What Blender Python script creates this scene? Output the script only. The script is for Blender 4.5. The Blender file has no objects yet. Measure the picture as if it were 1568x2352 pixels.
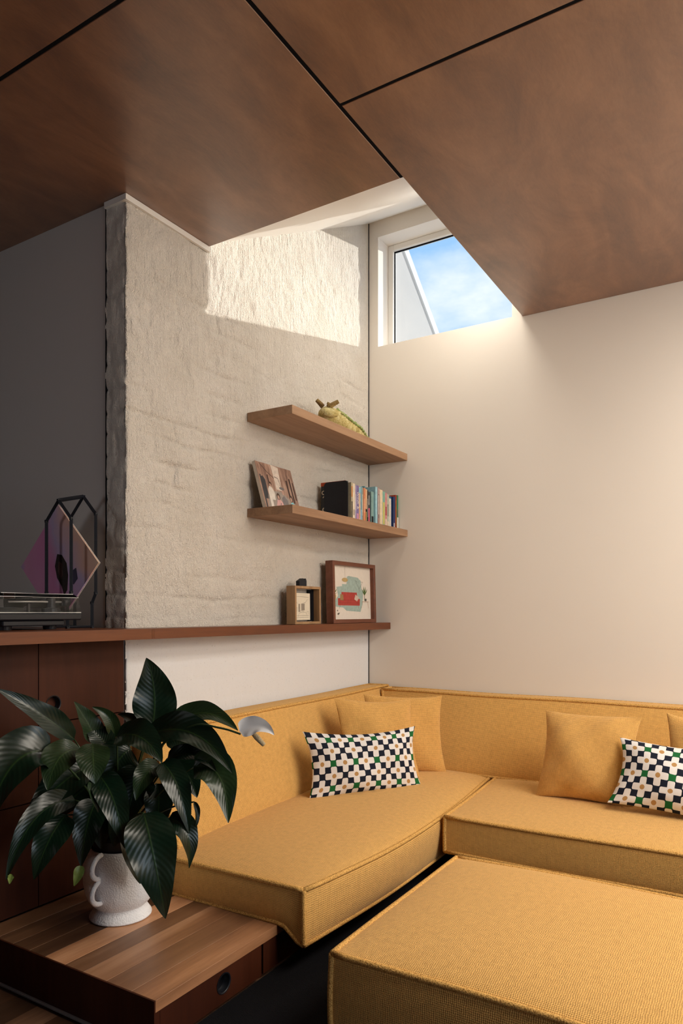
import bpy, bmesh, math, random
import numpy as np
from mathutils import Vector, Matrix

# ------------------------------------------------------------------ camera, sky, lights
SC = bpy.context.scene
COL = SC.collection
W_PX, H_PX = 1568, 2352
F_PX, CX, YH = 1628.0, 784.0, 1407.0            # focal length, principal column, horizon row
YAW = math.atan(1000 / 1628.0)
FW = Vector((-math.sin(YAW), math.cos(YAW), 0))
RT = Vector((math.cos(YAW), math.sin(YAW), 0))
UP = Vector((0, 0, 1))
EYE = Vector((2.011, -3.577, 1.22))
cam_d = bpy.data.cameras.new('camera')
cam = bpy.data.objects.new('camera', cam_d); COL.objects.link(cam)
cam.location = EYE; cam.rotation_euler = (math.pi / 2, 0, YAW)
cam_d.sensor_fit = 'HORIZONTAL'; cam_d.sensor_width = 36.0
cam_d.lens = 36.0 * F_PX / W_PX
cam_d.shift_y = (YH - H_PX / 2) / W_PX
cam_d.clip_start = 0.05
SC.camera = cam

SC.view_settings.view_transform = 'Standard'
SC.view_settings.look = 'None'
SC.view_settings.gamma = 1.0
SC.view_settings.use_curve_mapping = False
SC.view_settings.exposure = 0.32

world = bpy.data.worlds.new('sky'); SC.world = world; world.use_nodes = True
wt = world.node_tree; wt.nodes.clear()
w_out = wt.nodes.new('ShaderNodeOutputWorld'); w_bg = wt.nodes.new('ShaderNodeBackground')
w_tc = wt.nodes.new('ShaderNodeTexCoord'); w_no = wt.nodes.new('ShaderNodeTexNoise')
w_map = wt.nodes.new('ShaderNodeMapping'); w_map.inputs['Scale'].default_value = (1.0, 1.0, 2.2)
w_map.inputs['Location'].default_value = (0.35, 0.1, 0.2)
w_no.inputs['Scale'].default_value = 3.6; w_no.inputs['Detail'].default_value = 7; w_no.inputs['Roughness'].default_value = 0.55
w_rmp = wt.nodes.new('ShaderNodeValToRGB')
w_rmp.color_ramp.elements[0].position = 0.42; w_rmp.color_ramp.elements[0].color = (0.30, 0.55, 0.88, 1)
w_rmp.color_ramp.elements[1].position = 0.61; w_rmp.color_ramp.elements[1].color = (0.86, 0.92, 0.97, 1)
wt.links.new(w_tc.outputs['Generated'], w_map.inputs['Vector']); wt.links.new(w_map.outputs[0], w_no.inputs['Vector'])
wt.links.new(w_no.outputs['Fac'], w_rmp.inputs[0]); wt.links.new(w_rmp.outputs[0], w_bg.inputs['Color'])
w_bg.inputs['Strength'].default_value = 1.0
wt.links.new(w_bg.outputs[0], w_out.inputs[0])

SUN_DIR = Vector((-1.0, -1.87, -0.39))          # low sun through the clerestory
sun_d = bpy.data.lights.new('sun', 'SUN'); sun = bpy.data.objects.new('sun', sun_d); COL.objects.link(sun)
sun_d.energy = 3.7; sun_d.angle = math.radians(0.53); sun_d.color = (1.0, 0.95, 0.88)
sun.rotation_euler = SUN_DIR.to_track_quat('-Z', 'Y').to_euler()
sun.location = (6, 10, 6)

def area_light(name, loc, aim, sx, sy, power, color):
    d = bpy.data.lights.new(name, 'AREA'); d.shape = 'RECTANGLE'; d.size = sx; d.size_y = sy
    d.energy = power; d.color = color
    o = bpy.data.objects.new(name, d); COL.objects.link(o); o.location = loc
    o.rotation_euler = (Vector(aim) - Vector(loc)).to_track_quat('-Z', 'Y').to_euler()
    return o
# added fill lamps, all out of view, that stand in for unseen daylight
area_light('void_top_fill', (0.755, -0.29, 3.150), (0.755, -0.295, 0.0), 0.22, 0.46, 4.2, (1.0, 0.92, 0.80))
area_light('void_cheek_fill', (0.872, -0.66, 3.00), (0.0, -0.66, 2.75), 1.05, 0.36, 1.5, (1.0, 0.93, 0.84))
area_light('right_high_fill', (4.15, -1.45, 2.02), (1.0, -0.85, 1.05), 1.7, 1.15, 62.0, (1.0, 0.91, 0.79))
area_light('ceiling_fill', (2.84, -1.40, 2.735), (2.84, -1.40, 0.0), 1.0, 1.8, 46.0, (1.0, 0.91, 0.79))
area_light('right_low_fill', (4.15, -2.9, 0.95), (0.3, -2.05, 0.45), 1.1, 1.1, 17.0, (0.70, 0.85, 1.0))
rear_l = area_light('rear_fill', (-1.0, -6.15, 1.7), (-0.12, -1.8, 1.75), 0.9, 1.3, 1.6, (0.95, 0.96, 1.0)); rear_l.data.spread = math.radians(62)

# ------------------------------------------------------------------ helpers
def at(x, y, depth):
    """point seen at pixel x, y at this distance along the view axis"""
    return EYE + depth * (FW + RT * ((x - CX) / F_PX) - UP * ((y - YH) / F_PX))

def link(name, me, mat=None, parent=None, smooth=False):
    if mat is not None and len(me.materials) == 0:
        me.materials.append(mat)
    o = bpy.data.objects.new(name, me); COL.objects.link(o)
    if smooth:
        me.polygons.foreach_set('use_smooth', [True] * len(me.polygons))
    if parent is not None:
        o.parent = parent
        if parent.parent is None:
            o.matrix_parent_inverse = parent.matrix_basis.inverted()
    return o

def empty(name, loc, label=None, cat=None, group=None, kind=None):
    o = bpy.data.objects.new(name, None); COL.objects.link(o)
    o.location = loc; o.empty_display_size = 0.05
    return tag(o, label, cat, group, kind)

def tag(o, label=None, cat=None, group=None, kind=None):
    if label: o['label'] = label
    if cat: o['category'] = cat
    if group: o['group'] = group
    if kind: o['kind'] = kind
    return o

def rebase(o):
    """origin of a one-mesh thing to the middle of its base"""
    n = len(o.data.vertices); c = np.empty(n * 3); o.data.vertices.foreach_get('co', c); c = c.reshape(-1, 3)
    p = np.array([(c[:, 0].min() + c[:, 0].max()) / 2, (c[:, 1].min() + c[:, 1].max()) / 2, c[:, 2].min()])
    o.data.vertices.foreach_set('co', (c - p).ravel()); o.location = p
    o.data.update()
    return o

class MB:
    """mesh collector"""
    def __init__(s): s.v = []; s.f = []; s.uv = []
    def add(s, vs, fs, uvs=None):
        b = len(s.v); s.v += [tuple(p) for p in vs]
        for i, f in enumerate(fs):
            s.f.append(tuple(b + k for k in f)); s.uv.append(uvs[i] if uvs else None)
        return s
    def box(s, x0, x1, y0, y1, z0, z1):
        vs = [(x, y, z) for x in (x0, x1) for y in (y0, y1) for z in (z0, z1)]
        return s.add(vs, [(0, 1, 3, 2), (4, 6, 7, 5), (0, 4, 5, 1), (2, 3, 7, 6), (0, 2, 6, 4), (1, 5, 7, 3)])
    def obox(s, c, ax, ay, az, hx, hy, hz):
        c = Vector(c); vs = [c + Vector(ax) * (i * hx) + Vector(ay) * (j * hy) + Vector(az) * (k * hz) for i in (-1, 1) for j in (-1, 1) for k in (-1, 1)]
        return s.add(vs, [(0, 1, 3, 2), (4, 6, 7, 5), (0, 4, 5, 1), (2, 3, 7, 6), (0, 2, 6, 4), (1, 5, 7, 3)])
    def tube(s, pts, r, n=6, cap=True, closed=False):
        pts = [Vector(p) for p in pts]; m = len(pts); rr = r if isinstance(r, (list, tuple)) else [r] * m
        ref = None; rings = []
        for i, p in enumerate(pts):
            a = pts[(i - 1) % m] if (closed or i > 0) else p
            b = pts[(i + 1) % m] if (closed or i < m - 1) else p
            t = (b - a).normalized()
            if ref is None:
                ref = t.cross(Vector((0, 0, 1)) if abs(t.z) < 0.9 else Vector((1, 0, 0))).normalized()
            else:
                ref = (ref - t * ref.dot(t)).normalized()
            u = ref; w = t.cross(u)
            rings.append([p + (u * math.cos(2 * math.pi * k / n) + w * math.sin(2 * math.pi * k / n)) * rr[i] for k in range(n)])
        vs = [q for g in rings for q in g]; fs = []
        for i in range(m if closed else m - 1):
            j = (i + 1) % m
            for k in range(n):
                fs.append((i * n + k, i * n + (k + 1) % n, j * n + (k + 1) % n, j * n + k))
        if cap and not closed:
            fs.append(tuple(range(n - 1, -1, -1))); fs.append(tuple((m - 1) * n + k for k in range(n)))
        return s.add(vs, fs)
    def lathe(s, prof, c, n=48):
        c = Vector(c); m = len(prof); vs = []
        for r, z in prof:
            for k in range(n):
                a = 2 * math.pi * k / n; vs.append(c + Vector((r * math.cos(a), r * math.sin(a), z)))
        fs = [(i * n + k, i * n + (k + 1) % n, (i + 1) * n + (k + 1) % n, (i + 1) * n + k) for i in range(m - 1) for k in range(n)]
        return s.add(vs, fs)
    def poly(s, pts): return s.add(pts, [tuple(range(len(pts)))])
    def prism(s, pts, d):
        """closed outline pushed along d"""
        n = len(pts); d = Vector(d); a = [Vector(p) for p in pts]; b = [p + d for p in a]
        fs = [tuple(range(n - 1, -1, -1)), tuple(range(n, 2 * n))] + [(i, (i + 1) % n, n + (i + 1) % n, n + i) for i in range(n)]
        return s.add(a + b, fs)
    def mesh(s, name):
        me = bpy.data.meshes.new(name); me.from_pydata(s.v, [], s.f)
        if any(u is not None for u in s.uv):
            l = me.uv_layers.new(name='UVMap'); d = []
            for i, f in enumerate(s.f):
                u = s.uv[i]
                for k in range(len(f)): d += list(u[k]) if u else [0, 0]
            l.data.foreach_set('uv', d)
        me.update()
        return me
    def build(s, name, mat, parent=None, smooth=False, bevel=0.0, weld=False):
        me = s.mesh(name)
        if bevel or weld:
            bm = bmesh.new(); bm.from_mesh(me)
            if weld: bmesh.ops.remove_doubles(bm, verts=bm.verts, dist=1e-5)
            if bevel:
                es = [e for e in bm.edges if len(e.link_faces) == 2 and e.calc_face_angle(0) > 0.6]
                bmesh.ops.bevel(bm, geom=es, offset=bevel, segments=1, affect='EDGES', profile=0.5)
            bmesh.ops.recalc_face_normals(bm, faces=bm.faces)
            bm.to_mesh(me); bm.free()
        return link(name, me, mat, parent, smooth)

# ------------------------------------------------------------------ node helpers
class X:
    """a socket with arithmetic"""
    def __init__(s, nt, k): s.nt = nt; s.k = k
    def m(s, op, b=None, c=None):
        n = s.nt.nodes.new('ShaderNodeMath'); n.operation = op
        for i, v in enumerate((s, b, c)):
            if v is None: continue
            if isinstance(v, X): s.nt.links.new(v.k, n.inputs[i])
            else: n.inputs[i].default_value = v
        return X(s.nt, n.outputs[0])
    def __add__(s, b): return s.m('ADD', b)
    def __sub__(s, b): return s.m('SUBTRACT', b)
    def __mul__(s, b): return s.m('MULTIPLY', b)
    def __truediv__(s, b): return s.m('DIVIDE', b)
    def fl(s): return s.m('FLOOR')
    def ab(s): return s.m('ABSOLUTE')
    def mod(s, b): return s.m('FLOORED_MODULO', b)
    def gt(s, b): return s.m('GREATER_THAN', b)
    def lt(s, b): return s.m('LESS_THAN', b)
    def inv(s): return (s * -1.0) + 1.0
    def sin(s): return s.m('SINE')

class Mat:
    def __init__(s, name, rough=0.5, color=(0.5, 0.5, 0.5), spec=0.5, metal=0.0):
        s.mat = bpy.data.materials.new(name); s.mat.use_nodes = True; s.nt = s.mat.node_tree
        s.b = s.nt.nodes['Principled BSDF']
        s.b.inputs['Base Color'].default_value = (*color, 1); s.b.inputs['Roughness'].default_value = rough
        s.b.inputs['Specular IOR Level'].default_value = spec; s.b.inputs['Metallic'].default_value = metal
        s.mat.diffuse_color = (*color, 1)
    def coord(s, out='Object', scale=(1, 1, 1), rot=(0, 0, 0), loc=(0, 0, 0)):
        t = s.nt.nodes.new('ShaderNodeTexCoord'); m = s.nt.nodes.new('ShaderNodeMapping')
        m.inputs['Scale'].default_value = scale; m.inputs['Rotation'].default_value = rot; m.inputs['Location'].default_value = loc
        s.nt.links.new(t.outputs[out], m.inputs['Vector']); return m.outputs[0]
    def geo(s, scale=(1, 1, 1), rot=(0, 0, 0)):
        t = s.nt.nodes.new('ShaderNodeNewGeometry'); m = s.nt.nodes.new('ShaderNodeMapping')
        m.inputs['Scale'].default_value = scale; m.inputs['Rotation'].default_value = rot
        s.nt.links.new(t.outputs['Position'], m.inputs['Vector']); return m.outputs[0]
    def sep(s, k):
        n = s.nt.nodes.new('ShaderNodeSeparateXYZ'); s.nt.links.new(k, n.inputs[0])
        return [X(s.nt, n.outputs[i]) for i in range(3)]
    def noise(s, vec, scale, detail=3, rough=0.5, dist=0.0):
        n = s.nt.nodes.new('ShaderNodeTexNoise'); n.inputs['Scale'].default_value = scale; n.inputs['Detail'].default_value = detail
        n.inputs['Roughness'].default_value = rough; n.inputs['Distortion'].default_value = dist
        s.nt.links.new(vec, n.inputs['Vector']); return X(s.nt, n.outputs['Fac'])
    def wave(s, vec, scale, dist, detail=2, dscale=1.0, dirn='X', kind='BANDS'):
        n = s.nt.nodes.new('ShaderNodeTexWave'); n.wave_type = kind; n.bands_direction = dirn
        n.inputs['Scale'].default_value = scale; n.inputs['Distortion'].default_value = dist
        n.inputs['Detail'].default_value = detail; n.inputs['Detail Scale'].default_value = dscale
        s.nt.links.new(vec, n.inputs['Vector']); return X(s.nt, n.outputs['Fac'])
    def ramp(s, fac, stops):
        n = s.nt.nodes.new('ShaderNodeValToRGB'); e = n.color_ramp.elements
        while len(e) < len(stops): e.new(0.5)
        for i, (p, c) in enumerate(stops): e[i].position = p; e[i].color = (*c, 1)
        s.nt.links.new(fac.k, n.inputs[0]); return n.outputs[0]
    def mix(s, fac, a, b, mode='MIX'):
        n = s.nt.nodes.new('ShaderNodeMix'); n.data_type = 'RGBA'; n.blend_type = mode
        for i, v in ((0, fac), (6, a), (7, b)):
            if isinstance(v, X): s.nt.links.new(v.k, n.inputs[i])
            elif isinstance(v, (int, float)): n.inputs[i].default_value = v
            elif isinstance(v, tuple): n.inputs[i].default_value = (*v, 1)
            else: s.nt.links.new(v, n.inputs[i])
        return n.outputs[2]
    def color(s, k): s.nt.links.new(k, s.b.inputs['Base Color']); return s
    def rough(s, x): s.nt.links.new(x.k, s.b.inputs['Roughness']); return s
    def bump(s, h, strength=0.5, dist=0.002):
        n = s.nt.nodes.new('ShaderNodeBump'); n.inputs['Strength'].default_value = strength; n.inputs['Distance'].default_value = dist
        s.nt.links.new(h.k, n.inputs['Height']); s.nt.links.new(n.outputs[0], s.b.inputs['Normal']); return s
    def rnd(s):
        n = s.nt.nodes.new('ShaderNodeObjectInfo'); return X(s.nt, n.outputs['Random'])

def plain(name, color, rough=0.5, spec=0.5, metal=0.0, grain=0.06):
    m = Mat(name, rough, color, spec, metal)
    n = m.noise(m.coord(), 60, 2)
    dark = tuple(c * (1 - grain) for c in color); lite = tuple(min(1, c * (1 + grain)) for c in color)
    m.color(m.ramp(n, [(0.3, dark), (0.7, lite)]))
    return m.mat

def wood(name, dark, mid, lite, along='Y', scale=1.0, rough=0.4, vary=0.0, spec=0.5, coat=0.0):
    m = Mat(name, rough, mid, spec)
    sc = {'X': (1.2, 16, 16), 'Y': (16, 1.2, 16), 'Z': (16, 16, 1.2)}[along]
    v = m.geo(tuple(c * scale for c in sc))
    if vary:
        r = m.rnd(); n2 = m.nt.nodes.new('ShaderNodeVectorMath'); n2.operation = 'ADD'
        cb = m.nt.nodes.new('ShaderNodeCombineXYZ'); k = r * 37.0
        for i in range(3): m.nt.links.new(k.k, cb.inputs[i])
        m.nt.links.new(v, n2.inputs[0]); m.nt.links.new(cb.outputs[0], n2.inputs[1]); v = n2.outputs[0]
    big = m.noise(v, 0.55, 4, 0.55, 0.6); fine = m.noise(v, 5.0, 3, 0.7)
    f = big * 0.75 + fine * 0.28
    col = m.ramp(f, [(0.30, dark), (0.52, mid), (0.74, lite)])
    if vary == 'color':
        oi = m.nt.nodes.new('ShaderNodeObjectInfo'); col = m.mix(1.0, col, oi.outputs['Color'], 'MULTIPLY')
    elif vary:
        tone = m.ramp(m.rnd(), [(0.0, (1 - vary,) * 3), (0.4, (1 - vary * .45, 1 - vary * .5, 1 - vary * .55)), (0.7, (1.15, 1.15, 1.15)), (1.0, (1 + vary * 1.3, 1 + vary * 1.4, 1 + vary * 1.5))])
        col = m.mix(1.0, col, tone, 'MULTIPLY')
    m.color(col); m.bump(fine, 0.15, 0.0006)
    m.b.inputs['Coat Weight'].default_value = coat; m.b.inputs['Coat Roughness'].default_value = 0.25
    return m.mat

# ------------------------------------------------------------------ materials
def make_render_wall():
    m = Mat('rough white render', 0.85, (0.8, 0.76, 0.70), 0.25)
    g = m.noise(m.geo((1, 1, 0.5)), 105, 4, 0.65, 0.3); s_ = m.noise(m.geo((1, 1, 0.09)), 70, 3, 0.6, 0.4); k = m.noise(m.geo(), 250, 2, 0.6)
    pit_shade = m.noise(m.geo((1, 1, 0.6)), 170, 3, 0.6)
    big = m.noise(m.geo(), 5, 3)
    z = m.sep(m.geo())[2]
    hgt = g * 1.1 + s_ * ((z - 1.5) * 0.7).m('MAXIMUM', 0.12) + k * 0.6
    c = m.ramp(big, [(0.3, (0.83, 0.765, 0.675)), (0.7, (0.90, 0.84, 0.76))])
    c = m.mix((pit_shade.m('SUBTRACT', 0.62) * 6.0).m('MINIMUM', 0.40).m('MAXIMUM', 0.0), c, (0.42, 0.37, 0.31))  # dark specks put the shade of small pits into the colour
    m.color(c); m.bump(hgt, 1.0, 0.0125)
    return m.mat
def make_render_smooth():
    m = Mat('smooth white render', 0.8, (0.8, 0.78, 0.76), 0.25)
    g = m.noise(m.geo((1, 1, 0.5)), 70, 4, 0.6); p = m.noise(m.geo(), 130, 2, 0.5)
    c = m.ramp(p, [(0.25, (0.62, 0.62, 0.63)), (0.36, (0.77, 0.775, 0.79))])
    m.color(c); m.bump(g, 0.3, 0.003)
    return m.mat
M_render = make_render_wall(); M_render_low = make_render_smooth()
def make_paint(name, col, rough=0.75):
    m = Mat(name, rough, col, 0.25); n = m.noise(m.geo(), 180, 2, 0.6); b = m.noise(m.geo(), 1.3, 2)
    m.color(m.ramp(b, [(0.3, tuple(c * 0.98 for c in col)), (0.7, col)])); m.bump(n, 0.06, 0.001)
    return m.mat
M_paint = make_paint('off white wall paint', (0.84, 0.785, 0.715))
M_white = make_paint('white gloss trim paint', (0.86, 0.83, 0.78), 0.45)
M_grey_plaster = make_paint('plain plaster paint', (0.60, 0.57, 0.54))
M_ext = make_paint('bright outside render', (0.50, 0.47, 0.44), 0.9)
M_cap = make_paint('white metal coping', (0.62, 0.62, 0.62), 0.5)

def make_ply():
    m = Mat('stained plywood', 0.4, (0.22, 0.10, 0.05), 0.5)
    v = m.geo((3.0, 0.75, 1.0))
    r = m.rnd(); cb = m.nt.nodes.new('ShaderNodeCombineXYZ'); k = r * 23.0
    for i in (0, 1): m.nt.links.new(k.k, cb.inputs[i])
    ad = m.nt.nodes.new('ShaderNodeVectorMath'); ad.operation = 'ADD'
    m.nt.links.new(v, ad.inputs[0]); m.nt.links.new(cb.outputs[0], ad.inputs[1]); v = ad.outputs[0]
    lo = m.noise(v, 0.62, 2, 0.45, 0.5); rg = ((lo * 62.0).sin() * 0.5 + 0.5).m('POWER', 2.2)
    bl = m.noise(v, 1.5, 6, 0.62, 0.9); fine = m.noise(m.geo((26, 5, 10)), 7.0, 4, 0.7); mott = m.noise(m.geo((2.6, 1.3, 1)), 1.7, 9, 0.68, 0.9)
    f = rg * 0.035 + 0.02 + bl * 0.26 + mott * 0.44 + fine * 0.14 + 0.03
    m.color(m.ramp(f, [(0.34, (0.095, 0.034, 0.012)), (0.48, (0.23, 0.100, 0.043)), (0.64, (0.38, 0.19, 0.093))]))
    m.rough(bl * 0.22 + fine * 0.12 + 0.22)
    m.bump(fine, 0.12, 0.0008)
    m.b.inputs['Coat Weight'].default_value = 0.8; m.b.inputs['Coat Roughness'].default_value = 0.34; m.b.inputs['Coat IOR'].default_value = 1.75
    return m.mat
M_ply = make_ply()
M_black = plain('black recess', (0.006, 0.006, 0.008), 0.9, 0.1)
M_blackmetal = plain('black powder coat', (0.010, 0.012, 0.018), 0.55, 0.35)
M_blackplastic = plain('black plastic', (0.010, 0.011, 0.015), 0.4, 0.4)
M_oak = wood('walnut toned shelf', (0.17, 0.085, 0.042), (0.35, 0.20, 0.11), (0.48, 0.30, 0.175), 'Y', 0.9, 0.5)
M_ledge = wood('red brown timber', (0.065, 0.015, 0.003), (0.14, 0.037, 0.008), (0.20, 0.060, 0.013), 'Y', 0.9, 0.4, coat=0.05)
M_door = wood('dark red timber veneer', (0.026, 0.0055, 0.002), (0.052, 0.012, 0.0042), (0.082, 0.021, 0.008), 'Z', 0.5, 0.55, spec=0.25)
M_stave = wood('mixed hardwood stave', (0.14, 0.062, 0.030), (0.30, 0.145, 0.070), (0.45, 0.25, 0.14), 'Y', 1.0, 0.38, vary='color')
M_floor = wood('dark floorboard', (0.05, 0.024, 0.013), (0.11, 0.055, 0.030), (0.20, 0.11, 0.065), 'Y', 1.0, 0.4, vary=0.6)
M_frame_red = wood('mahogany frame', (0.09, 0.026, 0.012), (0.16, 0.05, 0.024), (0.22, 0.078, 0.04), 'Y', 1.6, 0.4)
M_frame_oak = wood('oak frame', (0.22, 0.115, 0.05), (0.36, 0.21, 0.10), (0.46, 0.29, 0.15), 'Z', 2.0, 0.5)

def make_weave(name, lite, dark, s=0.0095, contrast=1.0):
    m = Mat(name, 0.9, lite, 0.15)
    u, v, _ = m.sep(m.coord('UV'))
    wob = m.noise(m.coord('UV'), 70, 2, 0.5); u = u + (wob - 0.5) * 0.006; v = v + (wob - 0.5) * 0.004
    k = 2 * math.pi / s
    a = (u + v) * (k * 0.7071); b = (u - v) * (k * 0.7071)
    p = (a.sin() * b.sin()) * 0.5 + 0.5
    n = m.noise(m.coord('UV', (1, 1, 1)), 55, 3, 0.6); fz = m.noise(m.coord('UV'), 900, 2, 0.5)
    f = p * (0.52 * contrast) + n * 0.28 + fz * 0.44 - 0.02
    m.color(m.ramp(f, [(0.22, dark), (0.62, lite), (0.95, tuple(min(1, c * 1.22) for c in lite))]))
    m.bump(p + fz * 0.5, 0.7, 0.0018)
    m.b.inputs['Sheen Weight'].default_value = 0.15; m.b.inputs['Sheen Roughness'].default_value = 0.5
    return m.mat
MUST = (0.78, 0.45, 0.135)
M_weave = make_weave('mustard basket weave', MUST, (0.24, 0.108, 0.02), 0.0064)
M_weave_pil = make_weave('mustard boucle weave', (0.76, 0.43, 0.13), (0.26, 0.115, 0.022), 0.0070)
def make_pipe():
    m = Mat('mustard piping', 0.9, MUST, 0.15); n = m.noise(m.geo(), 330, 2, 0.6)
    m.color(m.ramp(n, [(0.34, (0.36, 0.175, 0.04)), (0.56, (0.82, 0.48, 0.15))])); m.bump(n, 0.8, 0.003)
    return m.mat
M_pipe = make_pipe()

def make_cross_print(c):
    m = Mat('cross and dot print', 0.85, (0.8, 0.78, 0.75), 0.2)
    u, v, _ = m.sep(m.coord('UV'))
    U = u / c; V = v / c
    a = (U + 0.5).fl(); b = (V + 0.5).fl(); fu = U - a; fv = V - b
    oa = a.mod(2.0); ob = b.mod(2.0); ea = oa.inv(); eb = ob.inv()
    both_odd = oa * ob; both_even = ea * eb
    ph = ((a + b) / 2.0).mod(2.0)
    centre = both_even * ph.lt(0.5)
    other = both_even * ph.gt(0.5)
    green = other * ((b / 2.0).mod(2.0)).lt(0.5)
    armh = oa * eb; armv = ea * ob
    so = (((a - 1.0 + b) / 2.0).mod(2.0).lt(0.5) * 2.0 - 1.0); sv = (((a + b - 1.0) / 2.0).mod(2.0).lt(0.5) * 2.0 - 1.0)
    r = 0.24; e = 0.5 - r
    def corner(p, q):
        dx = (p - e).m('MAXIMUM', 0.0); dy = (q.ab() - e).m('MAXIMUM', 0.0)
        return (dx * dx + dy * dy).gt(r * r)
    cut = armh * corner(fu * so, fv) + armv * corner(fv * sv, fu)
    navy = (both_odd + (other - green) + cut).m('MINIMUM', 1.0)
    dot = centre * ((fu * fu + fv * fv).lt(0.13))
    col = m.mix(navy, (0.80, 0.77, 0.75), (0.010, 0.014, 0.028))
    col = m.mix(green, col, (0.012, 0.13, 0.035))
    col = m.mix(dot, col, (0.48, 0.27, 0.10))
    m.color(col); m.bump(m.noise(m.coord('UV'), 40, 3), 0.25, 0.004)
    return m.mat
M_print = make_cross_print(0.0268)
M_vase = Mat('matt white stoneware', 0.7, (0.88, 0.90, 0.93), 0.3)
M_vase.bump(M_vase.noise(M_vase.coord(), 210, 3, 0.5) * 1.0 + M_vase.noise(M_vase.coord(), 70, 3, 0.5) * 0.5, 0.5, 0.005); M_vase = M_vase.mat
M_soil = Mat('dark soil', 0.95, (0.012, 0.008, 0.006)); M_soil.bump(M_soil.noise(M_soil.coord(), 120, 4), 1.0, 0.01); M_soil = M_soil.mat

def make_leaf(name, base, lite, rough=0.3):
    m = Mat(name, rough, base, 0.5)
    u, v, _ = m.sep(m.coord('UV'))                     # u across -1..1, v along 0..1
    au = u.ab()
    vein = ((v * 3.4 - au * 0.85) * (2 * math.pi * 4.2)).sin() * 0.5 + 0.5
    rib = (au * -18.0 + 1.0).m('MAXIMUM', 0.0)
    n = m.noise(m.coord('UV', (2, 3, 1)), 2.5, 3)
    col = m.ramp(n, [(0.3, base), (0.75, tuple(c * 1.5 for c in base))])
    col = m.mix(rib * 0.8, col, lite)
    m.color(col); m.bump(vein * 0.8 + rib * 0.8, 0.11, 0.004)
    m.b.inputs['Coat Weight'].default_value = 0.08; m.b.inputs['Coat Roughness'].default_value = 0.2
    return m.mat
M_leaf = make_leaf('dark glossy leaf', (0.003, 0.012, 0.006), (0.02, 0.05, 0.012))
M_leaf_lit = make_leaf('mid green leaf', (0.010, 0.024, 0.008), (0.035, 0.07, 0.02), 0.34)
M_leaf_pale = make_leaf('pale yellowing leaf', (0.16, 0.23, 0.05), (0.25, 0.3, 0.1), 0.4)
M_stem = plain('green leaf stalk', (0.020, 0.045, 0.012), 0.45)

# ------------------------------------------------------------------ the setting
FLOOR, CEIL = 0.153, 2.735
VX, VY = 0.892, -1.362                               # roof-light opening: 0..VX, VY..0
Y_END = -1.794                                       # free end of the rendered brick wall

rng = np.random.default_rng(7)
def vnoise(a, b, sa, sb, seed):
    r = np.random.default_rng(seed).random((97, 89))
    A = a / sa; B = b / sb; i = np.floor(A).astype(int); j = np.floor(B).astype(int); x = A - i; y = B - j
    x = x * x * (3 - 2 * x); y = y * y * (3 - 2 * y)
    g = lambda p, q: r[p % 97, q % 89]
    return (g(i, j) * (1 - x) + g(i + 1, j) * x) * (1 - y) + (g(i, j + 1) * (1 - x) + g(i + 1, j + 1) * x) * y
def relief(t, z, seed=0):
    """outward relief of the bagged brickwork; t runs along the wall"""
    ch, bl = 0.0855, 0.24
    zz = z + (vnoise(t, z, 0.16, 0.11, 3 + seed) - 0.5) * 0.030
    row = np.floor(zz / ch); off = (row % 2) * bl / 2 + (vnoise(row * 1.0, row * 0, 1, 1, 5) - .5) * 0.05
    tt = t + off + (vnoise(t, z, 0.09, 0.05, 63) - 0.5) * 0.03; brick = np.floor(tt / bl)
    dz = np.minimum(zz % ch, ch - zz % ch); dt = np.minimum(tt % bl, bl - tt % bl)
    mask = np.clip((vnoise(t, z, 0.26, 0.13, 11 + seed) - 0.36) * 2.0, 0, 1)
    top = np.clip((z - 2.38) / 0.25, 0, 1); low = np.clip((1.16 - z) / 0.02, 0, 1)
    fade = mask * (1 - 0.8 * top) * (1 - 0.85 * low)
    j = np.exp(-(dz / 0.008) ** 2) + np.exp(-(dt / 0.007) ** 2) * 0.8
    per = (vnoise(brick + 0.01, row + 0.01, 1, 1, 23 + seed) - 0.5)
    h = -0.0095 * np.minimum(j, 1.1) * fade + per * 0.008 * fade
    h += (vnoise(t, z, 0.07, 0.06, 31 + seed) - 0.5) * 0.006 * (1 - 0.7 * low)
    h += (vnoise(t, z, 0.022, 0.03, 37 + seed) - 0.5) * 0.0046 * (1 - 0.8 * low)
    tilt = t + (vnoise(t, z, 0.3, 0.5, 53) - 0.5) * 1.3 * (z - 2.0)      # brush marks lean this way and that
    h += (vnoise(tilt, z, 0.013, 0.07, 41 + seed) - 0.5) * 0.0044 * np.clip((z - 1.5) / 0.9, 0.25, 1) * (1 - low)
    return h

def grid_mesh(P, name):
    n, m = P.shape[:2]; idx = np.arange(n * m).reshape(n, m)
    f = np.stack([idx[:-1, :-1], idx[1:, :-1], idx[1:, 1:], idx[:-1, 1:]], -1).reshape(-1, 4)
    me = bpy.data.meshes.new(name); me.vertices.add(n * m); me.vertices.foreach_set('co', P.reshape(-1).astype(np.float32))
    me.loops.add(f.size); me.loops.foreach_set('vertex_index', f.reshape(-1).astype(np.int32))
    me.polygons.add(len(f)); me.polygons.foreach_set('loop_start', np.arange(0, f.size, 4, dtype=np.int32))
    me.polygons.foreach_set('loop_total', np.full(len(f), 4, dtype=np.int32))
    me.polygons.foreach_set('use_smooth', np.ones(len(f), dtype=bool)); me.update(); me.validate()
    return me

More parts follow.
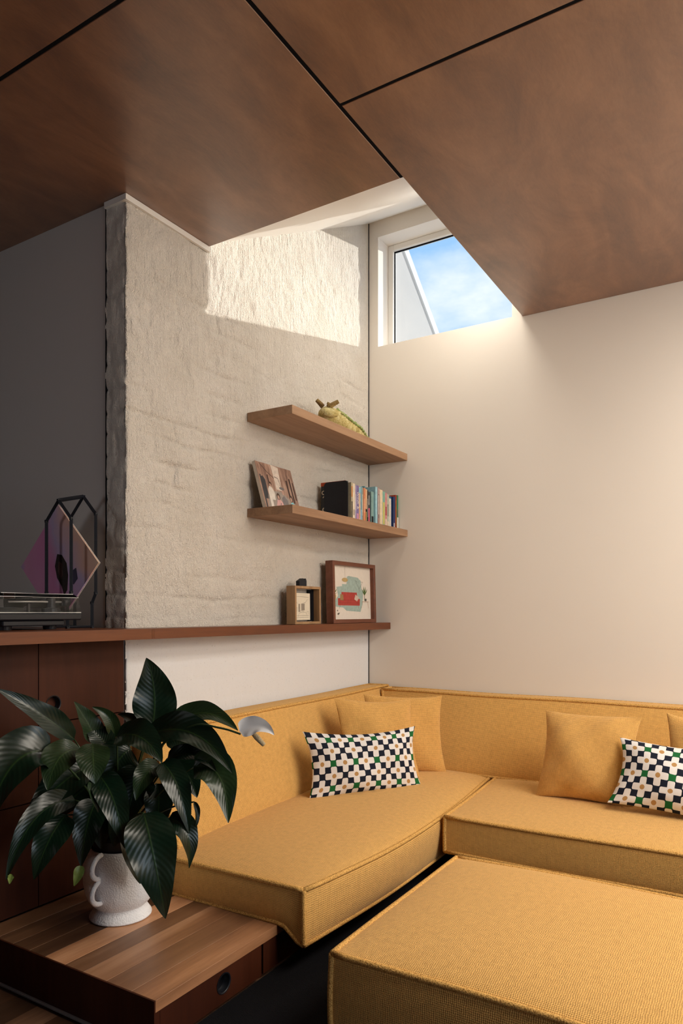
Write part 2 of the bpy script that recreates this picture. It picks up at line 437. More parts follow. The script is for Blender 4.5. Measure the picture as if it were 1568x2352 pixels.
# rendered brick wall: long face, free end and back in one skin
st = 0.0075
tl = np.concatenate([np.arange(-0.11, 0, st), [0.0], np.arange(st, -Y_END - 0.006, st), [-Y_END - 0.006]])   # along the end, round the arris, along the face
zl = np.arange(FLOOR - 0.05, 3.62, st)
T, Z = np.meshgrid(tl, zl, indexing='ij')
H = relief(np.where(T < 0, T * 1.0 + 5, T), Z)
H = H * np.clip((-Y_END - 0.006 - T) / 0.03, 0, 1)
arr = np.exp(-(np.abs(T) / 0.006)) * (0.003 + (vnoise(Z, T * 0, 0.011, 1, 77) - 0.4) * 0.005 + (vnoise(Z, T * 0, 0.05, 1, 78) - 0.4) * 0.005)
PX = np.where(T < 0, T, 0.0) + np.where(T < 0, 0.0, H - arr)
PY = np.where(T < 0, Y_END, Y_END + T) + np.where(T < 0, -H * 0.6 + arr, 0.0)
me = grid_mesh(np.stack([PX, PY, Z], -1), 'wall_left')
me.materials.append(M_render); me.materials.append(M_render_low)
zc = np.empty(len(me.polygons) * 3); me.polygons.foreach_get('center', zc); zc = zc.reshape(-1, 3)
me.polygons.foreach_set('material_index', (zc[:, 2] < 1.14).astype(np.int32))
wl = link('wall_left', me); tag(wl, kind='structure')
core = MB().box(-0.13, -0.018, Y_END + 0.018, 0.16, FLOOR - 0.05, 3.62).build('wall_core', M_render_low, wl)
j = MB().box(-0.012, 0.0015, -0.0075, 0.0, FLOOR, 3.5); tag(j.build('trim_1', M_black), kind='structure')     # dark shadow joint in the corner
j = MB().box(-0.110, -0.1060, Y_END - 0.002, Y_END + 0.02, 1.16, 2.715); tag(j.build('trim_2', M_black), kind='structure')

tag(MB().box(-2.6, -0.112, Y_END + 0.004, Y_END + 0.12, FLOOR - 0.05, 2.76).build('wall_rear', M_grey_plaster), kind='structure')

# clerestory wall with its window opening
SILL, HEAD, WX0, WX1 = 2.746, 3.374, 0.060, 0.846
b = MB().box(0, 4.2, 0, 0.165, FLOOR - 0.05, SILL).box(0, WX0, 0, 0.165, SILL, HEAD).box(WX1, 4.2, 0, 0.165, SILL, HEAD).box(0, 4.2, 0, 0.165, HEAD, 3.66)
tag(b.build('wall_right', M_paint), kind='structure')
# sloping soffit of the roof light and its right cheek
sl = (3.469 - CEIL) / (0 - VY)
b = MB().prism([(-0.02, VY - 0.02, CEIL + 0.004 - 0.02 * sl + 0.012), (0.93, VY - 0.02, CEIL + 0.004 - 0.02 * sl + 0.012), (0.93, 0.02, 3.469 + 0.02 * sl), (-0.02, 0.02, 3.469 + 0.02 * sl)], (0, 0, 0.08))
tag(b.build('trim_soffit', M_white), kind='structure')
b = MB().box(VX, VX + 0.05, VY - 0.02, 0.0, CEIL + 0.02, 3.62); tag(b.build('trim_cheek', M_white), kind='structure')
b = MB().box(VX - 0.008, VX, -1.25, -0.07, 2.80, 3.24); gl = tag(b.build('fill_panel_2', M_white), kind='structure')  # white panel added behind the cheek fill lamp
b = MB().box(0.64, 0.872, -0.53, -0.045, 3.153, 3.165); tag(b.build('fill_panel_3', M_white), kind='structure')  # white panel added just above the fill lamp in the void
# white bead where the ply meets the render
b = MB().box(0.0, 0.011, Y_END - 0.012, VY + 0.004, CEIL - 0.022, CEIL - 0.001).box(-0.105, -0.0006, Y_END - 0.012, Y_END + 0.004, CEIL - 0.022, CEIL - 0.001)
tag(b.build('trim_3', M_white), kind='structure')

# window in the opening
w = empty('window_1', (0.45, 0.14, SILL), kind='structure')
ft = 0.034
def win_bar(x0, x1, z0, z1):
    MB().box(x0, x1, 0.121, 0.163, z0, z1).build('window_frame', M_white, w, bevel=0.003)
win_bar(WX0, WX0 + ft, SILL, HEAD); win_bar(WX1 - ft, WX1, SILL, HEAD); win_bar(WX0 + ft, WX1 - ft, HEAD - ft, HEAD); win_bar(WX0 + ft, WX1 - ft, SILL, SILL + 0.012)
gk = MB()
gk.box(WX0 + ft, WX0 + ft + 0.004, 0.137, 0.147, SILL + 0.012, HEAD - ft).box(WX0 + ft, WX1 - ft, 0.137, 0.147, HEAD - ft - 0.005, HEAD - ft)
gk.build('gasket', M_black, w)
mg = Mat('clear glass', 0.02, (1, 1, 1)); mg.nt.nodes.remove(mg.b)
tr = mg.nt.nodes.new('ShaderNodeBsdfTransparent'); gs = mg.nt.nodes.new('ShaderNodeBsdfGlossy'); gs.inputs['Roughness'].default_value = 0.02
mx = mg.nt.nodes.new('ShaderNodeMixShader'); mx.inputs[0].default_value = 0.04; tr.inputs['Color'].default_value = (0.97, 0.98, 0.98, 1)
mg.nt.links.new(tr.outputs[0], mx.inputs[1]); mg.nt.links.new(gs.outputs[0], mx.inputs[2]); mg.nt.links.new(mx.outputs[0], mg.nt.nodes['Material Output'].inputs[0])
M_glass = mg.mat
MB().box(WX0 + ft, WX1 - ft, 0.140, 0.144, SILL + 0.012, HEAD - ft).build('pane', M_glass, w)

# raked parapet outside
k0, k1 = -0.77, 3.503 + 0.77 * 0.431
pt = lambda y, dz=0.0: k1 + k0 * y + dz
b = MB().prism([(0.0, 0.17, 2.0), (0.0, 2.2, 1.6), (0.0, 2.2, pt(2.2)), (0.0, 0.17, pt(0.17))], (-0.22, 0, 0))
pw = tag(b.build('wall_outside', M_ext), kind='structure')
b = MB().prism([(0.012, 0.17, pt(0.17)), (0.012, 2.2, pt(2.2)), (0.012, 2.2, pt(2.2, 0.075)), (0.012, 0.17, pt(0.17, 0.075))], (-0.245, 0, 0))
b.build('coping', M_cap, pw)

# ceiling: dark backing and four stained ply sheets with open joints
zb = CEIL + 0.018
b = MB().box(-2.6, -0.10, -6.2, 0.16, zb, zb + 0.12).box(-0.10, VX, -6.2, VY, zb, zb + 0.12).box(VX, 4.2, -6.2, 0.16, zb, zb + 0.12)
ce = tag(b.build('ceiling', M_black), kind='structure')
def ply(x0, x1, y0, y1):
    o = MB().box(x0, x1, y0, y1, CEIL, CEIL + 0.017).build('ply_panel', M_ply, ce, bevel=0.0015)
    return o
g = 0.005
ply(-2.5, VX - 0.002, -2.368 + g, VY)
ply(VX + 0.010, 2.30, -1.775 + g, -0.002)
ply(VX + 0.010, 2.30, -4.17, -1.775 - g)
ply(-1.5, VX - 0.002, -4.77, -2.368 - g)
MB().box(VX - 0.0015, VX + 0.0095, -4.7, VY + 0.0, CEIL + 0.001, CEIL + 0.017).build('joint_strip', M_black, ce)
MB().box(VX + 0.010, 2.30, -1.775 - g, -1.775 + g, CEIL + 0.001, CEIL + 0.017).build('joint_strip', M_black, ce)
MB().box(-1.5, VX - 0.002, -2.368 - g, -2.368 + g, CEIL + 0.001, CEIL + 0.017).build('joint_strip', M_black, ce)
ply(2.30 + 2 * g, 4.2, -0.45, -0.002); ply(2.30 + 2 * g, 4.2, -4.6, -2.35)
ply(3.40, 4.2, -2.35 + 2 * g, -0.45 - 2 * g)

# floor and the unseen rest of the room
fl = tag(MB().box(-2.6, 4.2, -6.2, 0.16, FLOOR - 0.06, FLOOR - 0.014).build('floor', M_floor), kind='structure')
x = -0.9; k = 0; random.seed(5)
while x < 2.4:
    wd = 0.086
    MB().box(x, x + wd - 0.0015, -3.6 + 0.3 * (k % 3), -2.372, FLOOR - 0.014, FLOOR).build('floorboard', M_floor, fl)
    x += wd; k += 1
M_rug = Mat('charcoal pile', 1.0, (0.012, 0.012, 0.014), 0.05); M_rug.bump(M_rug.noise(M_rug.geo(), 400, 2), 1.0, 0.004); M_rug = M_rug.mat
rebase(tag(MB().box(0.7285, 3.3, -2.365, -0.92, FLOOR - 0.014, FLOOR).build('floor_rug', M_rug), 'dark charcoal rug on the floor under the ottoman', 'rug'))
tag(MB().box(4.2, 4.32, -6.2, 0.16, FLOOR - 0.06, 2.86).build('wall_side', M_door), kind='structure')
tag(MB().box(-2.6, 4.2, -6.32, -6.2, FLOOR - 0.06, 2.86).build('wall_back', M_door), kind='structure')
for wn, bx in (('fill_panel_4', (4.185, 4.2, -2.26, -0.34, 1.42, 2.62)), ('fill_panel_5', (4.185, 4.2, -3.46, -2.34, 0.38, 1.52)), ('fill_panel_6', (-1.46, -0.54, -6.2, -6.185, 1.03, 2.37)), ('fill_panel_7', (2.32, 3.39, -2.33, -0.47, 2.7375, 2.752))):
    tag(MB().box(*bx).build(wn, M_white), kind='structure')               # white panels added out of view to back the fill lamps
tag(MB().box(-2.72, -2.6, -6.2, -1.6, FLOOR - 0.06, 2.86).build('wall_far', M_black), kind='structure')

# ------------------------------------------------------------------ built-in joinery
def panel_hole(y0, y1, z0, z1, x, th, cy=None, cz=None, r=0.028):
    """flat panel facing +x with a round finger hole"""
    bm = bmesh.new()
    outer = [bm.verts.new((x, y, z)) for y, z in ((y0, z0), (y1, z0), (y1, z1), (y0, z1))]
    es = [bm.edges.new((outer[i], outer[(i + 1) % 4])) for i in range(4)]
    if cy is not None:
        n = 28; inn = [bm.verts.new((x, cy + r * math.cos(2 * math.pi * k / n), cz + r * math.sin(2 * math.pi * k / n))) for k in range(n)]
        es += [bm.edges.new((inn[i], inn[(i + 1) % n])) for i in range(n)]
    bmesh.ops.triangle_fill(bm, use_beauty=True, edges=es)
    bmesh.ops.recalc_face_normals(bm, faces=bm.faces)
    if bm.faces[:][0].normal.x < 0: bmesh.ops.reverse_faces(bm, faces=bm.faces)
    ret = bmesh.ops.extrude_face_region(bm, geom=bm.faces[:])
    bmesh.ops.translate(bm, verts=[v for v in ret['geom'] if isinstance(v, bmesh.types.BMVert)], vec=(-th, 0, 0))
    bmesh.ops.recalc_face_normals(bm, faces=bm.faces)
    me = bpy.data.meshes.new('panel'); bm.to_mesh(me); bm.free()
    return me
def grommet(parent, x, cy, cz, r):
    n = 28; b = MB(); pr = [(r * 1.0, 0.0015), (r * 0.86, 0.0015), (r * 0.84, -0.002), (r * 0.84, -0.03), (0.0005, -0.03)]; vs = []; fs = []
    for rr, dx in pr:
        vs += [(x + dx, cy + rr * math.cos(2 * math.pi * k / n), cz + rr * math.sin(2 * math.pi * k / n)) for k in range(n)]
    for i in range(len(pr) - 1):
        fs += [(i * n + k, i * n + (k + 1) % n, (i + 1) * n + (k + 1) % n, (i + 1) * n + k) for k in range(n)]
    b.add(vs, fs); o = b.build('finger_hole', M_blackplastic, parent, smooth=True)
    o['label'] = 'round black finger hole'; return o

BT = 0.278                                            # bench top
cab = empty('wall_cabinet', (-0.3, -2.4, BT), 'dark red timber cabinet with flush doors under the long ledge, behind the plant', 'cabinet')
MB().box(-0.60, -0.022, -3.3, Y_END - 0.004, BT + 0.004, 1.126).build('body', M_door, cab)
def door(y0, y1, z0, z1, hole=None):
    o = link('door', panel_hole(y0, y1, z0, z1, 0.0, 0.019, *(hole or (None, None))), M_door, cab)
    if hole: grommet(o, 0.0, hole[0], hole[1], 0.0285)
door(-2.1515, -1.806, 0.8635, 1.122, (-2.098, 0.922)); door(-2.1515, -1.806, BT + 0.004, 0.8595)
door(-2.80, -2.1545, 0.62, 1.122, (-2.75, 0.90)); door(-2.80, -2.1545, BT + 0.004, 0.616)

ledge = MB().box(0.012, 0.1405, Y_END, -0.001, 1.127, 1.1635).box(-0.60, 0.1405, -3.3, Y_END - 0.008, 1.127, 1.1635).box(-0.001, 0.1405, Y_END - 0.009, Y_END + 0.001, 1.127, 1.1635)
rebase(tag(ledge.build('ledge_shelf', M_ledge), 'long red brown timber ledge running along the rendered wall from the corner over the cabinet', 'shelf'))

bench = empty('low_bench', (0.36, -2.1, FLOOR), 'low timber bench of mixed staves with a round finger hole, under the white vase', 'bench')
BX1, BY0 = 0.727, -2.352
edges_x = [0.002, 0.085, 0.16, 0.235, 0.303, 0.388, 0.462, 0.55, 0.643, BX1]
random.seed(3)
for i in range(9):
    MB().box(edges_x[i] + 0.0004, edges_x[i + 1] - 0.0004, BY0 + 0.0045, -0.30, BT - 0.030, BT).build('stave', M_stave, bench, bevel=0.0006).color = (*[(0.75, 0.62, 0.48, 0.34, 1.55, 0.62, 1.02, 0.78, 1.30)[i]] * 3, 1)
o = link('drawer_front', panel_hole(BY0 + 0.022, -1.93, FLOOR + 0.002, BT - 0.032, BX1 - 0.003, 0.018, -2.096, 0.208), M_door, bench)
grommet(o, BX1 - 0.003, -2.096, 0.208, 0.0285)
MB().box(0.003, BX1 - 0.0005, BY0, BY0 + 0.004, FLOOR + 0.003, BT - 0.0004).build('end_panel', M_door, bench)
MB().box(BX1 - 0.02, BX1 - 0.003, BY0 + 0.0045, BY0 + 0.021, FLOOR + 0.003, BT - 0.031).build('end_post', M_door, bench)
MB().box(0.003, BX1 - 0.024, BY0 + 0.03, -0.32, FLOOR + 0.003, BT - 0.031).build('carcass', M_black, bench)
MB().box(BX1 - 0.021, BX1 - 0.004, -1.92, -0.32, FLOOR + 0.003, BT - 0.031).build('plinth', M_door, bench)
tag(MB().box(-0.2, BX1 - 0.01, BY0 - 0.010, BY0 - 0.001, FLOOR, FLOOR + 0.004).build('trim_4', plain('brushed metal strip', (0.5, 0.5, 0.5), 0.35, metal=0.6)), kind='structure')

def shelf(z0, z1, x1, label):
    rebase(tag(MB().box(0.002, x1, -1.108, -0.001, z0, z1).build('floating_shelf', M_oak, bevel=0.0012), label, 'shelf', 'floating corner shelves'))
shelf(2.071, 2.109, 0.247, 'upper floating timber shelf in the corner, with the woven caterpillar on it')
shelf(1.645, 1.6825, 0.249, 'lower floating timber shelf in the corner, with the books and photo panel on it')

# ------------------------------------------------------------------ sofa
def box_cushion(half, cen, crown, df, n=(20, 20, 8)):
    """boxed cushion: six swelling faces and the twelve seam lines"""
    half = Vector(half); cen = Vector(cen); bm_v = {}; b = MB()
    def pos(p, nrm, bulge):
        q = Vector((p[0] * half.x, p[1] * half.y, p[2] * half.z)) + cen + nrm * bulge
        return df(q)
    faces = [(0, 1, 2, 1, 'xp'), (0, -1, 2, 1, 'xm'), (1, 1, 0, 2, 'yp'), (1, -1, 0, 2, 'ym'), (2, 1, 0, 1, 'zp'), (2, -1, 0, 1, 'zm')]
    for ax, sg, a1, a2, key in faces:
        a1, a2 = [i for i in range(3) if i != ax]
        n1, n2 = n[a1], n[a2]; nrm = Vector((0, 0, 0)); nrm[ax] = sg; vs = []; uv = []
        for i in range(n1 + 1):
            for jj in range(n2 + 1):
                u = -1 + 2 * i / n1; v = -1 + 2 * jj / n2
                u = math.copysign(1 - (1 - abs(u)) ** 1.35, u); v = math.copysign(1 - (1 - abs(v)) ** 1.35, v)
                p = [0, 0, 0]; p[ax] = sg; p[a1] = u; p[a2] = v
                bl = crown[key] * (1 - abs(u) ** 3.2) ** 0.7 * (1 - abs(v) ** 3.2) ** 0.7
                vs.append(pos(p, nrm, bl)); uv.append((u * half[a1] + ax * 0.31, v * half[a2] + ax * 0.17))
        fs = []; us = []
        for i in range(n1):
            for jj in range(n2):
                q = [i * (n2 + 1) + jj, (i + 1) * (n2 + 1) + jj, (i + 1) * (n2 + 1) + jj + 1, i * (n2 + 1) + jj + 1]
                flip = (sg > 0) == (ax == 1)
                if flip: q = q[::-1]
                fs.append(tuple(q)); us.append([uv[t] for t in q])
        b.add(vs, fs, us)
    lines = []
    for ax in range(3):
        a1, a2 = [i for i in range(3) if i != ax]
        for s1 in (-1, 1):
            for s2 in (-1, 1):
                pts = []
                for i in range(29):
                    p = [0, 0, 0]; p[ax] = -1 + 2 * i / 28; p[a1] = s1; p[a2] = s2
                    pts.append(df(Vector((p[0] * half.x, p[1] * half.y, p[2] * half.z)) + cen))
                lines.append(pts)
    return b, lines
def soft(name, x0, x1, y0, y1, z0, z1, crown, parent, df=lambda q: q, n=(20, 20, 8), pr=0.0078, seed=1):
    base_df = df
    def wob(q):
        p = base_df(q)
        return p + Vector((math.sin(q.y * 9 + seed) + math.sin(q.z * 23 + seed), math.sin(q.x * 8 + seed * 2) + math.sin(q.z * 19), math.sin(q.x * 7 + seed) + math.sin(q.y * 6.3 + seed * 3))) * 0.0016
    half = ((x1 - x0) / 2, (y1 - y0) / 2, (z1 - z0) / 2); cen = ((x0 + x1) / 2, (y0 + y1) / 2, (z0 + z1) / 2)
    b, lines = box_cushion(half, cen, crown, wob, n)
    o = b.build(name, M_weave, parent, smooth=True)
    t = MB()
    for l in lines: t.tube(l, pr, 6)
    t.build('piping', M_pipe, o, smooth=True)
    return o

SEAT0 = 0.281
sofa_l = empty('sofa_section', (0.42, -1.0, BT), 'mustard woven sofa section along the rendered wall with its open end at the plant', 'sofa', 'corner sofa sections')
def df_chaise(q):
    p = q.copy(); tx = (q.x - 0.20) / 0.62; tz = (q.z - SEAT0) / 0.115
    s_ = max(0.0, min(1.0, (q.x - 0.735) / 0.085)); s_ = s_ * s_ * (3 - 2 * s_)
    p.z -= 0.047 * s_ * max(0, 1 - tz) * (1 if q.y < -0.2 else 0.3)          # sags over the bench edge
    ty = max(0.0, min(1.0, (q.y + 1.85) / 1.58)); p.x += 0.060 * math.sin(math.pi * ty ** 0.85) * tx * (0.5 + 0.5 * tz) + 0.0 * tz
    p.z += 0.020 * ty * max(0, tz)
    return p
soft('seat', 0.16, 0.822, -1.850, -0.20, SEAT0, 0.396, dict(xp=0.012, xm=0.0, yp=0, ym=0.010, zp=0.038, zm=0.0), sofa_l, df_chaise, (24, 34, 8), seed=2)
def df_back_l(q):
    p = q.copy(); t = (q.z - 0.40) / 0.395
    p.x = 0.022 + (q.x - 0.022) * (1 - 0.5 * t)
    p.z += 0.012 * (q.y + 1.78) / 1.78 * t
    return p
soft('backrest', 0.022, 0.252, -1.79, -0.022, 0.402, 0.795, dict(xp=0.020, xm=0.0, yp=0, ym=0.012, zp=0.012, zm=0), sofa_l, df_back_l, (8, 34, 16), seed=5)

sofa_r = empty('sofa_section', (1.7, -0.5, FLOOR), 'mustard woven sofa section along the plain wall under the clerestory window', 'sofa', 'corner sofa sections')
def df_seat_r(q):
    p = q.copy(); t = max(0.0, min(1.0, (-q.y - 0.2) / 0.8)); e = max(0.0, 1 - (q.x - 0.845) / 0.9)
    p.x += 0.055 * t * e
    return p
soft('seat', 0.848, 3.0, -1.0, -0.18, 0.283, 0.418, dict(xp=0.01, xm=0.0, yp=0, ym=0.006, zp=0.028, zm=0), sofa_r, df_seat_r, (44, 20, 8), seed=9)
def df_back_r(q):
    p = q.copy(); t = (q.z - 0.42) / 0.375
    p.y = -0.018 + (q.y + 0.018) * (1 - 0.56 * t)
    return p
soft('backrest', 0.160, 3.0, -0.275, -0.018, 0.424, 0.797, dict(xp=0.0, xm=0.0, yp=0, ym=0.022, zp=0.008, zm=0), sofa_r, lambda q: df_back_r(q) if q.x > 0.2 else df_back_r(q) + Vector((0.10 * (1 - (q.z - 0.42) / 0.375), 0, 0)), (48, 8, 16), seed=12)
MB().box(0.90, 2.95, -0.90, -0.05, FLOOR, 0.280).build('base', M_door, sofa_r)

ott = empty('ottoman', (1.7, -1.75, FLOOR), 'large square mustard woven ottoman standing in front of the sofa', 'ottoman')
soft('cushion', 1.098, 2.18, -2.135, -1.352, 0.186, 0.402, dict(xp=0.012, xm=0.010, yp=0.012, ym=0.012, zp=0.034, zm=0), ott, lambda q: q, (30, 26, 10), pr=0.0078, seed=4)
for fx in (1.2, 2.08):
    for fy in (-2.04, -1.45):
        MB().lathe([(0.0, 0.0), (0.024, 0.0), (0.028, 0.034), (0.0, 0.034)], (fx, fy, FLOOR), 16).build('foot', M_blackplastic, ott)

# ------------------------------------------------------------------ loose cushions
def pillow(name, w, h, th, bl, br, lean, mat, label, cat='cushion', group=None, seed=1, crush=0.0, roll=0.0, uvc=(0, 0)):
    """bl, br: bottom corners on the seat (only their direction and middle count); lean back by this angle"""
    bl = Vector(bl); br = Vector(br); ex = (br - bl).normalized(); mid = (bl + br) / 2
    nrm = Vector((ex.y, -ex.x, 0)).normalized()                      # outward, to the viewer
    ez = (UP * math.cos(lean) - nrm * math.sin(lean)).normalized(); nz = ex.cross(ez)
    if nz.dot(nrm) < 0: nz = -nz
    c, s = math.cos(roll), math.sin(roll); ex, ez = ex * c + ez * s, ez * c - ex * s
    N = 30; b = MB(); rs = random.Random(seed); ph = [rs.uniform(0, 6.28) for _ in range(8)]
    def P(u, v, side):
        pin = 0.11
        x = w / 2 * u * (1 - pin * (1 - v * v) * abs(u)); y = h / 2 * v * (1 - pin * (1 - u * u) * abs(v))
        t = (1 - abs(u) ** 2.3) ** 0.62 * (1 - abs(v) ** 2.3) ** 0.62
        wr = 0.007 * math.sin(5 * u + 3 * v + ph[0]) * t + 0.005 * math.sin(9 * u - 7 * v + ph[1]) * t + 0.010 * t * math.exp(-((u * 0.8 + v + 0.9) / 0.16) ** 2) * max(0, -v)
        edge = max(abs(u), abs(v)); wr += 0.006 * math.sin(11 * (u - v) + ph[2]) * (edge ** 6) * (1 - edge ** 20)
        d = (th / 2 * t * (1 - crush * max(0, v)) + (wr if side > 0 else 0)) * side
        y += -0.012 * math.cos(1.4 * u + ph[3]) * max(0, v) ** 3
        return mid + ez * (h / 2) + nrm * (th * 0.45) + ex * x + ez * y + nz * d
    for side in (1, -1):
        vs = []; fs = []; us = []
        for i in range(N + 1):
            for k in range(N + 1):
                u = math.sin((-1 + 2 * i / N) * math.pi / 2); v = math.sin((-1 + 2 * k / N) * math.pi / 2)
                vs.append(P(u, v, side))
        uvq = lambda i, k: (math.sin((-1 + 2 * i / N) * math.pi / 2) * w / 2 + uvc[0], math.sin((-1 + 2 * k / N) * math.pi / 2) * h / 2 + uvc[1])
        for i in range(N):
            for k in range(N):
                q = [(i, k), (i + 1, k), (i + 1, k + 1), (i, k + 1)]
                if side < 0: q = q[::-1]
                fs.append(tuple(a * (N + 1) + c_ for a, c_ in q)); us.append([uvq(*t) for t in q])
        b.add(vs, fs, us)
    o = b.build(name, mat, None, smooth=True, weld=True)
    lo = min(v.co.z for v in o.data.vertices)
    for v in o.data.vertices: v.co.z += mid.z - lo
    return rebase(tag(o, label, cat, group))
SZ = 0.427
YC = 'mustard cushions on the sofa'
pillow('throw_cushion', 0.40, 0.39, 0.105, (0.298, -0.553, SZ), (0.593, -0.308, SZ), 0.22, M_weave_pil, 'plain mustard cushion wedged in the sofa corner, behind another mustard cushion', group=YC, seed=3)
pillow('throw_cushion', 0.40, 0.40, 0.11, (0.300, -0.83, SZ), (0.545, -0.495, SZ), 0.26, M_weave_pil, 'plain mustard cushion directly behind the left patterned cushion', group=YC, seed=8)
pillow('throw_cushion', 0.545, 0.290, 0.12, (0.297, -1.080, SZ), (0.612, -0.650, SZ), 0.27, M_print, 'oblong cushion with navy and white cross print, propped in the sofa corner', group='patterned cushions', seed=5, roll=0.0, uvc=(0.0133, 0.0))
pillow('throw_cushion', 0.405, 0.385, 0.15, (1.135, -0.475, SZ), (1.52, -0.50, SZ), 0.38, M_weave_pil, 'plain mustard cushion leaning on the right sofa back, beside a patterned cushion', group=YC, seed=11, crush=0.2)
pillow('throw_cushion', 0.40, 0.40, 0.14, (1.62, -0.44, SZ), (2.02, -0.44, SZ), 0.36, M_weave_pil, 'plain mustard cushion half out of frame, behind the right patterned cushion', group=YC, seed=14)
pillow('throw_cushion', 0.545, 0.285, 0.12, (1.445, -0.62, SZ), (1.98, -0.60, SZ), 0.50, M_print, 'oblong cushion with navy and white cross print at the right edge of the frame', group='patterned cushions', seed=17, roll=-0.10, uvc=(0.0, 0.013))

# ------------------------------------------------------------------ things on the shelves
S1, S2, LG = 2.1105, 1.684, 1.165                    # tops of upper shelf, lower shelf, ledge

# woven caterpillar
def make_straw(name, a, b_, c):
    m = Mat(name, 0.85, b_, 0.2); v = m.coord('Object', (1, 1, 1)); n = m.noise(v, 26, 3, 0.6, 0.6); f = m.noise(m.coord('Object', (3, 0.7, 3)), 90, 3, 0.6)
    m.color(m.ramp(n * 0.6 + f * 0.45, [(0.30, a), (0.48, b_), (0.66, c)])); m.bump(f, 1.0, 0.006); return m.mat
M_straw = make_straw('woven straw', (0.16, 0.095, 0.025), (0.58, 0.46, 0.17), (0.78, 0.70, 0.38))
M_straw_g = make_straw('green dyed straw', (0.06, 0.10, 0.02), (0.30, 0.42, 0.14), (0.70, 0.68, 0.33))
M_straw_b = make_straw('brown bound straw', (0.06, 0.03, 0.01), (0.24, 0.14, 0.05), (0.42, 0.3, 0.12))
cat_o = empty('woven_caterpillar', (0.12, -0.46, S1), 'woven straw caterpillar with two feelers lying on the upper shelf', 'ornament')
path = [Vector(p) for p in ((0.150, -0.725, 2.182), (0.148, -0.69, 2.178), (0.142, -0.64, 2.174), (0.132, -0.57, 2.170), (0.122, -0.50, 2.166), (0.115, -0.43, 2.163), (0.110, -0.36, 2.158), (0.108, -0.29, 2.148), (0.108, -0.235, 2.136), (0.108, -0.20, 2.124))]
rad = [0.018, 0.042, 0.052, 0.054, 0.053, 0.052, 0.047, 0.036, 0.024, 0.008]
def smooth_path(p, r, n):
    P = []; R = []
    for i in range(n + 1):
        t = i / n * (len(p) - 1); k = min(int(t), len(p) - 2); f = t - k
        a = p[max(k - 1, 0)]; b_ = p[k]; c = p[k + 1]; d = p[min(k + 2, len(p) - 1)]
        P.append(0.5 * ((2 * b_) + (c - a) * f + (2 * a - 5 * b_ + 4 * c - d) * f * f + (3 * b_ - a - 3 * c + d) * f ** 3))
        R.append(r[k] * (1 - f) + r[k + 1] * f)
    return P, R
P_, R_ = smooth_path(path, rad, 70)
R_ = [r * (1 + 0.05 * math.sin(i * 1.9)) for i, r in enumerate(R_)]
MB().tube(P_, R_, 20).build('body', M_straw, cat_o, smooth=True)
rs = random.Random(4)
for row, (ang, nm) in enumerate(((0.55, 0), (1.15, 0), (1.75, 0))):      # rows of bound loops along the back
    for k in range(17):
        i = 20 + int(k * 2.75); t = (P_[min(i + 1, 70)] - P_[i - 1]).normalized(); side = t.cross(UP).normalized() * -1
        d = (side * math.cos(ang) * -1 + UP * math.sin(ang)).normalized()
        c = P_[i] + d * R_[i] * 0.98
        pts = [c - t * 0.009, c - t * 0.005 + d * 0.007, c + t * 0.003 + d * 0.008, c + t * 0.009]
        MB().tube(pts, 0.0055, 6).build('straw_loop', M_straw_g, cat_o, smooth=True)
hd = P_[5]
MB().tube([hd + Vector((0.028, -0.045, -0.012)), hd + Vector((0.045, -0.012, -0.010)), hd + Vector((0.055, 0.022, -0.006))], [0.011, 0.016, 0.012], 12).build('snout', M_straw, cat_o, smooth=True)
for a, c, e in ((at(741, 934, 3.43), at(735, 927, 3.43), at(727, 919, 3.43)), (at(756, 934, 3.43), at(766, 928, 3.43), at(777, 922, 3.43))):
    q, r = smooth_path([Vector(a), Vector(c), Vector(e)], [0.0115, 0.0105, 0.009], 12)
    r = [v * (1 + 0.12 * (i % 2)) for i, v in enumerate(r)]
    f_ = MB().tube(q, r, 10).build('feeler', M_straw_b, cat_o, smooth=True)
for dx, dy in ((0.030, -0.015), (0.012, 0.012)):
    MB().tube([hd + Vector((dx, dy, 0.036)), hd + Vector((dx + 0.006, dy, 0.046))], 0.007, 8).build('eye', M_straw_b, cat_o, smooth=True)

# canvas photo leaning on the wall
def quad_frame(bl, br, tl):
    bl, br, tl = Vector(bl), Vector(br), Vector(tl); ex = (br - bl).normalized(); ez = (tl - bl).normalized(); nz = ex.cross(ez).normalized()
    if nz.dot(EYE - bl) < 0: nz = -nz
    return bl, ex, ez, nz
class Print:
    """flat printed shapes lying on a sheet; u, v run 0..1 over the sheet"""
    def __init__(s, fr, w, h, lift=0.0006): s.o, s.ex, s.ez, s.nz = fr; s.w = w; s.h = h; s.lift = lift
    def p(s, u, v, k=0): return s.o + s.ex * (u * s.w) + s.ez * (v * s.h) + s.nz * (s.lift * (1 + k * 0.35))
    def poly(s, b, pts, k=0):
        q = [s.p(u, v, k) for u, v in pts]
        b.poly(q if (q[1] - q[0]).cross(q[2] - q[0]).dot(s.nz) >= 0 else q[::-1])
    def rect(s, b, u0, u1, v0, v1, k=0): s.poly(b, [(u0, v0), (u1, v0), (u1, v1), (u0, v1)], k)
    def oval(s, b, u, v, ru, rv, k=0, n=16): s.poly(b, [(u + ru * math.cos(2 * math.pi * i / n), v + rv * math.sin(2 * math.pi * i / n)) for i in range(n)], k)
    def line(s, b, pts, t, k=0):
        for (u0, v0), (u1, v1) in zip(pts, pts[1:]):
            a = Vector(((u1 - u0) * s.w, (v1 - v0) * s.h, 0)); a.normalize(); du, dv = -a.y * t / s.w / 2, a.x * t / s.h / 2
            s.poly(b, [(u0 + du, v0 + dv), (u1 + du, v1 + dv), (u1 - du, v1 - dv), (u0 - du, v0 - dv)], k)
ink = {}
